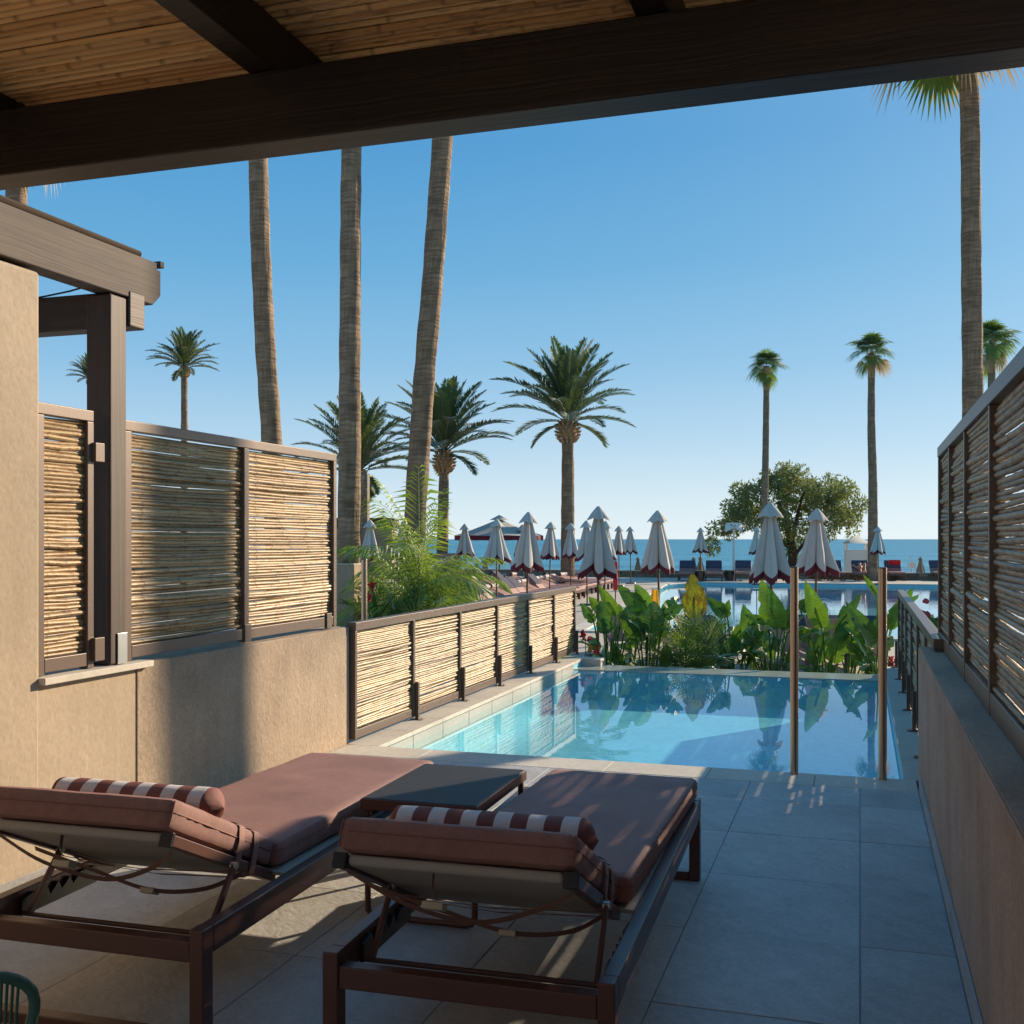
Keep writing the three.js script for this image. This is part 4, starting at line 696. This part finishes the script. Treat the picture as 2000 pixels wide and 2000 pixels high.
// strap-leaved and dry grasses at their feet
{
  const blades = (n, x0, x1, z0, z1, h, w) => { const pos = [], idx = []; for (let i = 0; i < n; i++) { const x = rr(x0, x1), z = rr(z0, z1), a = rr(0, 6.28), l = h * rr(.5, 1.15), b = rr(.15, .6), o = pos.length / 3, c = Math.cos(a), s = Math.sin(a); pos.push(x - s * w, 0, z + c * w, x + s * w, 0, z - c * w, x + c * b * l * .4 - s * w * .8, l * .7, z + s * b * l * .4 + c * w * .8, x + c * b * l * .4 + s * w * .8, l * .7, z + s * b * l * .4 - c * w * .8, x + c * b * l, l * .98, z + s * b * l); idx.push(o, o + 1, o + 2, o + 1, o + 3, o + 2, o + 2, o + 3, o + 4); } return geo(pos, idx); };
  const put = (name, g, m, x, y, z, label) => { const o = struct(name, g, m); o.userData = { kind: 'stuff', label, category: 'plants' }; o.position.set(x, y, z); };
  put('ground_cover', blades(1500, -3.4, .6, -.55, .55, .5, .012), L.low[0], 0, BED, -14.1, 'low leafy ground cover along the planted bed');
  const q = onGround(830, 15.4, -.5); put('grass', blades(1500, -2.3, 2.0, -.8, .9, .85, .009), L.feather[1], q.x, -.55, q.z, 'tall green grass at the feet of the feathery palms'); put('dry_grass', blades(500, -2.0, 1.6, -.3, .6, .8, .007), L.dry, q.x, -.5, q.z, 'dry straw coloured grass between the shrubs');
  struct('planting_mound', (() => { const g = new THREE.SphereGeometry(1, 24, 10, 0, 6.283, 0, Math.PI / 2); g.scale(3.4, .35, 1.6); g.translate(q.x, DECK, q.z); return uvm(g); })(), mats.soil);
  // spiky plant beside the post
  const s = onGround(735, 15.2, -.5), t = T('spiky_plant', 'dark sword leaved plant beside the post behind the sunlit fence', 'plant', [s.x, -.5, s.z]); for (let k = 0; k < 16; k++) { const a = k * 2.4, e = rr(.2, 1.3), l = rr(.6, 1.0), b = V(0, rr(.2, .7), 0); M('leaf', paddle(V(0, 0, 0), b, b.clone().add(V(Math.cos(a) * Math.cos(e) * l, Math.sin(e) * l, Math.sin(a) * Math.cos(e) * l)), .07, { fold: .5 }), L.paddle[1], t); }
}

// ================================================================ parasols
function parasolProto(vs) {
  const t = new THREE.Group(); t.name = 'parasol'; t.userData = { stem: 'closed_parasol', category: 'parasol' };
  const H = 2.80, Lc = 1.36, yb = H - Lc, N = 6, K = 12;
  // canopy: eight folded panels that swell outward and meet in deep creases
  const pos = [], idx = [], uv = [], rows = 12, S = N * K;
  const rad = (s, a) => { const ph = ((a / (2 * Math.PI) * N) % 1 + 1) % 1, ridge = Math.pow(1 - Math.abs(2 * ph - 1), .72), R0 = .085 + .315 * Math.pow(s, 1.02), deep = .40 + (.18 + .10 * Math.sin(Math.floor(a / (2 * Math.PI) * N + .5) * 2.7 + vs)) * s, k = Math.floor(a / (2 * Math.PI) * N + 1e-6) % N, vary = 1 + .11 * Math.sin(k * 2.3 + vs * 1.7) * s + .045 * Math.sin(s * 7 + k * 1.9 + vs) * s; return R0 * vary * (1 - deep * (1 - ridge)); };
  const drop = a => { const ph = ((a / (2 * Math.PI) * N) % 1 + 1) % 1; const kk = Math.floor(a / (2 * Math.PI) * N + .5) % N; return (.15 + .05 * Math.sin(kk * 3.1 + vs)) * Math.pow(Math.abs(2 * ph - 1), 1.15); };
  const top = H - .16;
  for (let i = 0; i <= rows; i++) for (let k = 0; k <= S; k++) { const s = i / rows, a = k / S * 2 * Math.PI, yy = top - s * (top - (yb + .10) - drop(a)), r = rad(s, a); pos.push(r * Math.cos(a), yy, r * Math.sin(a)); uv.push(k / S * 3, yy); }
  for (let i = 0; i < rows; i++) for (let k = 0; k < S; k++) { const a = i * (S + 1) + k, b = a + S + 1; idx.push(a, a + 1, b, a + 1, b + 1, b); }
  M('canopy', toCreasedNormals(geo(pos, idx, uv), .6), mats.canvas, t);
  // fringe below the hem
  const fp = [], fi = []; for (let k = 0; k <= S * 2; k++) { const a = k / (S * 2) * 2 * Math.PI, r = rad(1, a) * .99, y0 = yb + .10 + drop(a), l = .10 + (k % 2 ? .022 : 0) + .012 * Math.sin(k * 1.7); fp.push(r * Math.cos(a), y0 + .012, r * Math.sin(a), r * 1.005 * Math.cos(a), y0 - l, r * 1.005 * Math.sin(a)); if (k) { const o = 2 * (k - 1); fi.push(o, o + 2, o + 1, o + 1, o + 2, o + 3); } }
  M('fringe', geo(fp, fi), mats.fringe, t);
  // little vented cap
  const cp = [], ci = [], cu = []; for (let i = 0; i <= 6; i++) for (let k = 0; k <= S; k++) { const s = i / 6, a = k / S * 2 * Math.PI, ph = (k / K) % 1, rg = .68 + .32 * (1 - Math.abs(2 * ph - 1)), r = (.03 + .215 * s) * (1 - s * (1 - rg) * .75); cp.push(r * Math.cos(a), H - .21 * s - .15 * s * s * (rg - .68) , r * Math.sin(a)); cu.push(k / S * 2, s * .3); if (i && k < S) { const o = (i - 1) * (S + 1) + k, b = o + S + 1; ci.push(o, o + 1, b, o + 1, b + 1, b); } }
  M('cap', toCreasedNormals(geo(cp, ci, cu), .4), mats.canvas, t);
  M('finial', (() => { const g = new THREE.SphereGeometry(.04, 12, 8); g.scale(1, .35, 1); g.translate(0, H - .005, 0); return g; })(), mats.canvas, t);
  M('pole', cyl(.024, .024, H - .3, 12, .06), mats.poleWood, t);
  M('base', (() => { const g = cyl(.26, .24, .06, 24, 0); return g; })(), mats.bronzeDark, t);
  return t;
}
const parasols = [0, 1, 2, 3].map(parasolProto), parasol = parasols[0]; let pn = 0;
const G1 = 'closed parasols round the pool';
const P = (u, d, turn, label) => { const p = onGround(u, d, DECK); const o = dup(parasols[pn++ % 4], [p.x, DECK, p.z], turn, label, G1); o.rotation.z = .018 * Math.sin(pn * 2.1); o.rotation.x = .014 * Math.sin(pn * 3.7); };
P(1509, 18.3, .1, 'closed pale parasol with burgundy fringe behind the post beside the second lounger');
P(1592, 22, .5, 'closed pale parasol with burgundy fringe in front of the tamarisk tree, between the two posts');
P(1168, 20.4, .25, 'large closed pale parasol above the end of the sunlit reed fence');
P(1288, 23.5, .75, 'closed pale parasol with the yellow cloth at its pole');
P(1028, 24.7, .4, 'closed pale parasol in front of the striped deck loungers');
P(970, 32.9, .9, 'closed pale parasol in front of the open parasol');
P(910, 43.8, .2, 'closed pale parasol behind the feathery palm, beside the open parasol');
P(1073, 39, .6, 'closed pale parasol beside the large date palm trunk');
P(1115, 42, .1, 'closed pale parasol right in front of the large date palm trunk');
P(1147, 36, .3, 'closed pale parasol half hidden by the large one at the end of the sunlit fence'); P(1181, 37, .9, 'closed pale parasol half hidden by the large one at the end of the sunlit fence');
P(1209, 50.7, .5, 'closed pale parasol, one of two standing side by side before the sea'); P(1232, 53.5, .2, 'closed pale parasol, one of two standing side by side before the sea');
P(1367, 57.8, .3, 'closed pale parasol between two far loungers with navy towels');
P(1478, 52, .6, 'closed pale parasol almost hidden beside the tamarisk tree');
P(1716, 52.6, .4, 'closed pale parasol in front of the slim palm by the white cabin');
P(720, 35, .3, 'closed pale parasol in front of the tan outbuilding'); P(786, 38, .8, 'closed pale parasol behind the feathery palms, beside the tan outbuilding');
P(1022, 46, .8, 'closed pale parasol just behind the open parasol');
// small straw coloured parasols down on the beach
{
  const proto = parasol.clone(); proto.userData.stem = 'beach_parasol'; proto.children.forEach(c => { if (c.material === mats.canvas || c.material === mats.fringe) c.material = mats.canvasBeach; });
  const B = (u, d, label, s = .8) => { const p = onGround(u, d, -1.95); const o = dup(proto, [p.x, -1.95, p.z], R() * 3, label, 'folded beach parasols'); o.scale.setScalar(s); };
  B(1355, 70, 'folded tan beach parasol behind the far navy lounger'); B(1246, 70, 'folded tan beach parasol beyond the pair of far parasols'); B(1798, 70, 'folded tan beach parasol beside the beach shower'); B(948, 70, 'folded tan beach parasol beside the open parasol'); B(1368, 73, 'folded tan beach parasol directly behind the pole of the far closed parasol');
}
// the one open parasol
{
  const p = onGround(975, 47, DECK), t = T('open_parasol', 'open pale square parasol with a burgundy valance', 'parasol', [p.x, DECK, p.z], .5), y = 2.35, r = 1.95, pos = [], idx = [], N = 8;
  for (let i = 0; i <= 5; i++) for (let k = 0; k <= N * 4; k++) { const s = i / 5, a = k / (N * 4) * 2 * Math.PI, rib = Math.abs(((k / 4) % 1) - .5) * 2, rd = r * s * (.93 + .07 * rib); pos.push(rd * Math.cos(a), y + .72 * (1 - s) ** 1.15 - .02 * (1 - rib) * s, rd * Math.sin(a)); if (i && k < N * 4) { const o = (i - 1) * (N * 4 + 1) + k, b = o + N * 4 + 1; idx.push(o, o + 1, b, o + 1, b + 1, b); } }
  M('canopy', geo(pos, idx), mats.canvas, t);
  const vp = [], vi = []; for (let k = 0; k <= N * 4; k++) { const a = k / (N * 4) * 2 * Math.PI, rib = Math.abs(((k / 4) % 1) - .5) * 2, rd = r * (.93 + .07 * rib); vp.push(rd * Math.cos(a), y - .02 * (1 - rib), rd * Math.sin(a), rd * Math.cos(a), y - .22 + .03 * rib, rd * Math.sin(a)); if (k) { const o = 2 * (k - 1); vi.push(o, o + 2, o + 1, o + 1, o + 2, o + 3); } }
  M('valance', geo(vp, vi), mats.fringe, t);
  M('vent_cap', (() => { const g = new THREE.ConeGeometry(.42, .22, 16, 1, true); g.translate(0, y + .78, 0); return g; })(), mats.canvas, t);
  for (let k = 0; k < 8; k++) { const a = k / 8 * 6.2832; M('rib', tube([V(0, y + .66, 0), V(Math.cos(a) * r * .95, y - .02, Math.sin(a) * r * .95)], .012, 5, 2), mats.poleWood, t); }
  M('pole', cyl(.03, .03, y + .8, 12, 0), mats.poleWood, t);
}

// ================================================================ deck loungers
function deckLounger(back, towel, pillow) {                         // head at +z, feet at -z
  const t = new THREE.Group(); t.name = 'deck_lounger'; t.userData = { stem: 'deck_lounger', category: 'sun lounger' };
  for (const s of [-1, 1]) { M('side_rail', bx(s * .31, s * .36, .24, .31, -1, 1, .004), mats.frame, t); for (const z of [-.95, .95]) M('leg', bx(s * .305, s * .365, 0, .24, z - .035, z + .035, .004), mats.frame, t); }
  M('end_bar', bx(-.305, .305, .24, .30, -1, -.94, .004), mats.frame, t);
  M('seat_mattress', cushion(.68, .09, 1.38, .02, .006), mats.mattress, t).position.set(0, .355, -.30);
  const b = new THREE.Group(); b.name = 'backrest'; b.position.set(0, .32, .38); b.rotation.x = -back; t.add(b);
  M('back_mattress', cushion(.68, .09, .68, .02, .006), mats.mattress, b).position.set(0, .04, .35);
  M('back_sling', bx(-.33, .33, -.03, -.012, 0, .7, .003), mats.sling, b);
  if (towel) { M('towel', cushion(.66, .035, .5, .012, .004), mats.navy, b).position.set(0, .1, .5); const g = cushion(.66, .03, .22, .012, .004); g.rotateX(Math.PI / 2); M('towel', g, mats.navy, b).position.set(0, -.005, .735); }
  if (pillow) { const g = new THREE.CapsuleGeometry(.075, .5, 6, 18); g.rotateZ(Math.PI / 2); const uv = g.attributes.uv, ps = g.attributes.position; for (let i = 0; i < uv.count; i++) uv.setXY(i, ps.getX(i) / .65 + .5, uv.getX(i)); M('bolster', g, mats.stripe, b).position.set(0, .14, .58); }
  return t;
}
const dlPillow = deckLounger(.42, false, true), dlNavy = deckLounger(.75, true, false), dlFlat = deckLounger(.06, false, true), dlBackNavy = deckLounger(.85, true, false), dlPlain = deckLounger(.85, false, false);
{
  // along the big pool's left side: heads to the land, feet to the water
  let k = 0;
  for (let z = -27.5; z > -49; z -= .98, k++) { const x = -9.55 - (z + 27) * -.055 * 1 + .0, navy = [3, 4, 7, 8, 11].includes(k); dup(navy ? dlNavy : (k % 5 === 2 ? dlFlat : dlPillow), [x - .55 - .25 * (k > 12 ? 1 : 0), DECK, z], -Math.PI / 2 - .05 + rr(-.03, .03), navy ? 'deck lounger with a navy towel in the long row along the big pool' : 'deck lounger with a pale striped bolster in the long row along the big pool', 'loungers left of the big pool'); }
  k = 0; for (let z = -30.5; z > -46; z -= 1.3, k++) { const navy = k % 4 === 1; dup(navy ? dlNavy : dlPillow, [-13.4 + rr(-.1, .1), DECK, z], -Math.PI / 2 + rr(-.05, .05), navy ? 'terracotta deck lounger with a navy towel in the back row' : 'terracotta deck lounger with a pale striped bolster in the back row', 'loungers in the back row'); }
  // across the water, feet towards us
  const far = (u, d, proto, label) => { const p = onGround(u, d, DECK); return dup(proto, [p.x, DECK, p.z], Math.PI + .12, label, 'loungers across the big pool'); };
  const wide = (o) => { o.scale.set(1.25, 1.15, 1); return o; };
  wide(far(1342, 57.6, dlNavy, 'far lounger with a navy towel, landward of the closed parasol')); wide(far(1394, 57.6, dlNavy, 'far lounger with a navy towel, seaward of the closed parasol beside the lamp post')); wide(far(1452, 57.8, dlNavy, 'far lounger with a navy towel right of the lamp post'));
  wide(far(1630, 58, dlNavy, 'far lounger with a navy towel in front of the white cabin')); wide(far(1682, 58, dlNavy, 'far lounger with a person sunbathing on it')); wide(far(1747, 58, dlNavy, 'far lounger with a red towel beside the slim palm')); wide(far(1836, 58, dlNavy, 'far lounger at the end of the shaded cane screen')); wide(far(1606, 58.4, dlNavy, 'far lounger half hidden behind the parasol by the tamarisk'));
  // this side of the big pool, backs towards us
  const near = (u, d, proto, label) => { const p = onGround(u, d, DECK); return dup(proto, [p.x, DECK, p.z], .12 + YAW * .5, label, 'loungers behind the planted bed'); };
  near(1512, 18.6, dlBackNavy, 'lounger with a navy towel seen from behind, beside the bright backlit leaf'); near(1664, 18.4, dlBackNavy, 'lounger with a navy towel seen from behind, between the two posts'); near(1345, 19.5, dlPlain, 'lounger seen from behind the fan palm shrub'); near(1590, 19.5, dlPlain, 'bare lounger seen from behind between the two posts'); near(1225, 20.5, dlPlain, 'bare lounger seen behind the broad leaved plants');
}
// small round tables and other furniture across the pool
const farTable = (u, d, label) => { const p = onGround(u, d, DECK), t = T('drum_table', label, 'table', [p.x, DECK, p.z], 0, 'dark drum tables'); M('drum', cyl(.22, .26, .52, 18, 0), mats.bronzeDark, t); M('top', cyl(.42, .42, .03, 24, .52), mats.bronzeDark, t); };
farTable(1367, 57, 'dark drum table under the far closed parasol'); farTable(1425, 57.6, 'dark drum table by the lamp post'); farTable(1715, 57.4, 'dark drum table beside the slim palm'); farTable(1392, 19.2, 'dark drum table behind the planted bed');
{ // low stone shore wall
  const w = T('shore_wall', 'low stone wall along the shore behind the far loungers', 'wall', [0, DECK, -62]); seed = 55;
  W('core', bx(-60, 40, DECK - .8, -.42, -62.2, -61.85, .02), mats.mortar, w); W('coping', bx(-60, 40, -.42, -.36, -62.25, -61.78, .01), mats.stuccoRough, w);
  for (let x = -16; x < 10;) { const l = rr(.35, .9); for (let r = 0; r < 2; r++) M('stone', bx(x + .01 + (r ? rr(0, .1) : 0), x + l - .01, -.745 - DECK * 0 + r * .165, -.59 + r * .165, -61.86, -61.80 + rr(-.01, .02), .02), mats.stones[Math.floor(R() * 4)], w).position.copy(w.position).negate(); x += l; }
}
{ // lamp post
  const p = onGround(1433, 60, DECK), t = T('lamp_post', 'pale lamp post with two tilted heads beside the tamarisk', 'lamp post', [p.x, DECK, p.z], YAW), H = 3.05;
  M('pole', cyl(.075, .055, H, 12, 0), mats.white, t); M('cross_arm', bar(V(-.42, H, 0), V(.42, H, 0), .06, .08, .01), mats.white, t);
  for (const s of [-1, 1]) { const g = cyl(.10, .34, .34, 4, 0); g.rotateY(Math.PI / 4); g.rotateZ(s * 2.6); g.translate(s * .40, H - .02, 0); M('lamp_head', g, mats.white, t); const q = cyl(.335, .335, .015, 4, .342); q.rotateY(Math.PI / 4); q.rotateZ(s * 2.6); q.translate(s * .40, H - .02, 0); M('lamp_lens', q, mats.lampGlass, t); }
}
{ // white changing cabin
  const p = onGround(1672, 66, DECK), t = T('beach_cabin', 'white wooden changing cabin with a pitched roof on the shore', 'cabin', [p.x, DECK - .3, p.z], .1), w = .63, h = 2.3;
  for (const sx of [-1, 1]) for (const sz of [-1, 1]) M('corner_post', bx(sx * w, sx * (w - .08), 0, h - .06, sz * w, sz * (w - .08), .005), mats.white, t);
  for (let k = 0; k < 8; k++) { M('plank', bx(-w + .081, w - .081, .25 + k * .2, .445 + k * .2, w - .06, w - .03, .004), mats.white, t); }
  M('side_panel', bx(-w + .02, -w + .05, .25, 1.85, -w + .09, w - .09, .004), mats.white, t); M('side_panel', bx(w - .05, w - .02, .25, 1.85, -w + .09, w - .09, .004), mats.white, t);
  M('roof', (() => { const g = new THREE.ConeGeometry(1.18, .5, 4, 1); g.rotateY(Math.PI / 4); g.translate(0, h + .18, 0); return g; })(), mats.white, t);
}
{ // beach shower
  const p = onGround(1781, 68, -1.9), t = T('beach_shower', 'beach shower post with a sign board, right of the slim palm', 'shower', [p.x, -1.9, p.z], .1);
  M('pole', cyl(.05, .05, 1.75, 10, 0), mats.white, t); M('sign_board', bx(-.25, .25, 1.55, 1.88, -.03, .03, .01), mats.white, t); M('shower_pipe', tube([V(0, 1.88, 0), V(0, 2.15, 0), V(-.05, 2.25, 0), V(-.13, 2.22, 0), V(-.15, 2.1, 0)], .02, 6), mats.steel, t);
}
{ // tan outbuilding and stone pillar left
  const a = onGround(738, 40, DECK), t = T('outbuilding', 'small tan outbuilding with a flat overhanging roof', 'building', [a.x, DECK, a.z], YAW);
  M('wall', bx(-1.6, .52, 0, 2.58, -1.6, 0, .02), mats.stuccoRough, t); M('roof', bx(-1.8, .60, 2.6, 2.93, -1.8, .15, .02), mats.woodGrey, t); M('roof_edge', bx(-1.8, .5, 2.935, 2.97, -1.7, .05, .01), mats.bark, t);
  M('side_wall', bx(.53, .86, 0, 1.3, -1.5, -.2, .02), mats.stuccoRough, t); M('canopy', bx(.61, 1.5, 2.15, 2.24, -1.4, -.2, .01), mats.woodGrey, t);
  const b = onGround(855, 45, DECK), w = T('tan_wall', 'low tan wall behind the feathery palms', 'wall', [b.x, DECK, b.z], YAW); M('wall', bx(-1.6, .95, 0, 1.6, -.3, 0, .02), mats.stuccoRough, w);
  const c = onGround(706, 37, DECK), s = T('stone_pillar', 'tall rubble stone pillar behind the boxed palm', 'pillar', [c.x, DECK, c.z], YAW), top = EYE + (1053 - 925) / FOC * 37 - DECK; seed = 99;
  M('core', bx(-.42, .20, 0, top, -.6, 0, .01), mats.mortar, s);
  for (let y = .02; y < top - .05;) { const h = rr(.1, .22); for (let x = -.43; x < .2;) { const l = Math.min(rr(.12, .3), .215 - x); M('stone', bx(x + .008, x + l - .008, y + .006, Math.min(top + .02, y + h - .006), -.02, .03 + rr(-.012, .015), .012), mats.stones[Math.floor(R() * 4)], s); x += l; if (l < .05) break; } y += h; }
}
{ // yellow cloth at a parasol pole
  const p = onGround(1283, 23.2, DECK), pos = [], idx = []; for (let i = 0; i <= 10; i++) for (let k = 0; k <= 8; k++) { const s = i / 10, w = .07 + .13 * s, f = k / 8 - .5; pos.push(f * w * 2 - .04, 1.12 - s * 1.05, .05 * Math.sin(f * 9) * (.4 + s)); if (i && k < 8) { const a = (i - 1) * 9 + k; idx.push(a, a + 1, a + 9, a + 1, a + 10, a + 9); } }
  const t = T('yellow_cloth', 'yellow cloth hanging at the pole of a closed parasol', 'cloth', [p.x, DECK, p.z], YAW); M('cloth', geo(pos, idx), mats.yellow, t);
}
{ // planter with pink flowers right of the fence, dark tub among the plants
  const p = onGround(1828, 16.5, DECK), t = T('flower_planter', 'brown planter box with pink geraniums beyond the shaded fence', 'planter', [p.x, DECK, p.z]); M('box', bx(-.45, .35, 0, .82, -.4, .4, .02), mats.potBrown, t);
  seed = 61; for (let k = 0; k < 46; k++) { const a = rr(0, 6.28), b = V(rr(-.35, .28), .82 + rr(0, .12), rr(-.3, .3)), d = V(Math.cos(a) * .1, rr(.02, .12), Math.sin(a) * .1); M('leaf', paddle(V(b.x, .8, b.z), b, b.clone().add(d), .09, { face: V(0, 1, .2) }), L.low[k % 2], t); }
  for (let k = 0; k < 9; k++) { const g = new THREE.IcosahedronGeometry(.045, 1), c = V(rr(-.36, .22), 1.02 + rr(0, .12) + (k === 0 ? .14 : 0), rr(-.25, .25)), q = g.attributes.position; for (let i = 0; i < q.count; i++) { const m = .7 + .6 * hash(Math.round(q.getX(i) * 999), Math.round(q.getY(i) * 999), k); q.setXYZ(i, q.getX(i) * m, q.getY(i) * m, q.getZ(i) * m); } g.computeVertexNormals(); M('bloom', g, L.pink, t).position.copy(c); }
  const o = onGround(1188, 13.75, BED), n = T('dark_tub', 'dark plant tub behind the corner of the plunge pool', 'pot', [o.x, BED, o.z]); M('tub', new THREE.LatheGeometry([[0, 0], [.14, 0], [.17, .3], [.185, .5], [.17, .5], [.155, .46], [0, .46]].map(q => new THREE.Vector2(...q)), 24), mats.potBrown, n);
}
// ================================================================ people on the loungers
function body(bones, at, turn, res = 56, half = 1.05) {            // tapered capsules joined with a smooth minimum
  const mc = new MarchingCubes(res, undefined, false, false, 60000); mc.isolation = 0; const f = mc.field, k = .035;
  for (let z = 0; z < res; z++) for (let y = 0; y < res; y++) for (let x = 0; x < res; x++) {
    const p = [(x - res / 2) / (res / 2) * half, (y - res / 2) / (res / 2) * half, (z - res / 2) / (res / 2) * half]; let d = 9;
    for (const [a, b, r0, r1] of bones) { const ab = [b[0] - a[0], b[1] - a[1], b[2] - a[2]], ap = [p[0] - a[0], p[1] - a[1], p[2] - a[2]], t = Math.max(0, Math.min(1, (ap[0] * ab[0] + ap[1] * ab[1] + ap[2] * ab[2]) / (ab[0] ** 2 + ab[1] ** 2 + ab[2] ** 2 + 1e-9))), e = Math.hypot(ap[0] - ab[0] * t, ap[1] - ab[1] * t, ap[2] - ab[2] * t) - (r0 + (r1 - r0) * t), h = Math.max(0, Math.min(1, .5 + .5 * (d - e) / k)); d = d * (1 - h) + e * h - k * h * (1 - h); }
    f[x + y * res + z * res * res] = -d;
  }
  mc.update(); const n = mc.count, g = new THREE.BufferGeometry(); g.setAttribute('position', new THREE.BufferAttribute(mc.positionArray.slice(0, n * 3), 3)); g.setAttribute('normal', new THREE.BufferAttribute(mc.normalArray.slice(0, n * 3), 3)); g.scale(half, half, half); return g;
}
const lying = (knees, arms) => {                                     // head at +z, feet at -z, lying on its back; y = 0 is the mattress
  const B = [[[0, .10, -.05], [0, .13, .22], .13, .14], [[0, .13, .22], [0, .2, .46], .14, .135], [[-.14, .2, .47], [.14, .2, .47], .075, .075], [[0, .22, .5], [0, .27, .6], .055, .05], [[0, .29, .66], [0, .32, .72], .088, .085]];
  for (const s of [-1, 1]) {
    const hip = [s * .09, .1, -.06], knee = knees ? [s * .12, .42, -.40] : [s * .11, .08, -.50], ank = knees ? [s * .11, .06, -.72] : [s * .12, .06, -.92]; B.push([hip, knee, .085, .06], [knee, ank, .058, .038], [ank, [ank[0], ank[1] + (knees ? -.02 : .1), ank[2] - (knees ? .16 : .06)], .035, .028]);
    const sh = [s * .18, .2, .47], el = arms ? [s * .38, .34, .62] : [s * .27, .1, .2], ha = arms ? [s * .12, .30, .80] : [s * .22, .06, -.04]; B.push([sh, el, .05, .04], [el, ha, .038, .028]);
  }
  return B;
};
{
  const put = (u, d, y, turn, knees, arms, label, suit) => { const p = onGround(u, d, DECK), t = T('person', label, 'person', [p.x, DECK + y, p.z], turn, 'people on the loungers'); M('body', body(lying(knees, arms)), mats.skin, t); M('swimwear', cushion(.30, .12, .17, .05, .01), suit, t).position.set(0, .13, -.02); M('hair', (() => { const g = new THREE.SphereGeometry(.098, 14, 10, 0, 6.283, 0, 1.9); g.rotateX(1.1); g.translate(0, .315, .72); return g; })(), mats.hair, t); };
  put(1682, 57.9, .46, Math.PI + .12, true, true, 'person sunbathing on a far lounger with knees raised and hands behind the head', mats.navy);
  put(1098, 44.2, .42, -Math.PI / 2, false, false, 'person in an orange swimsuit lying beside the large date palm', mats.orangeSuit);
  const p = onGround(1098, 44.2, DECK); dup(dlFlat, [p.x, DECK, p.z], -Math.PI / 2, 'flat lounger under the person in the orange swimsuit', 'flat loungers');
  const q = onGround(1748, 57.6, DECK); solo('red_towel', (() => { const g = cushion(.62, .10, .34, .05, .02); g.rotateX(-.7); return g; })(), mats.red, 'crumpled red towel on a far lounger beside the slim palm', 'towel', undefined, [q.x, DECK + .95, q.z - .62]);
  const r = onGround(1202, 36.5, DECK); const tw = T('red_towel', 'red towel hung beside the large parasol at the end of the sunlit fence', 'towel', [r.x, DECK, r.z], YAW); M('cloth', cushion(.16, .95, .06, .03, .01), mats.red, tw).position.y = .95; M('stand', cyl(.02, .02, 1.45, 8, 0), mats.frame, tw);
}
renderer.render(scene, camera);
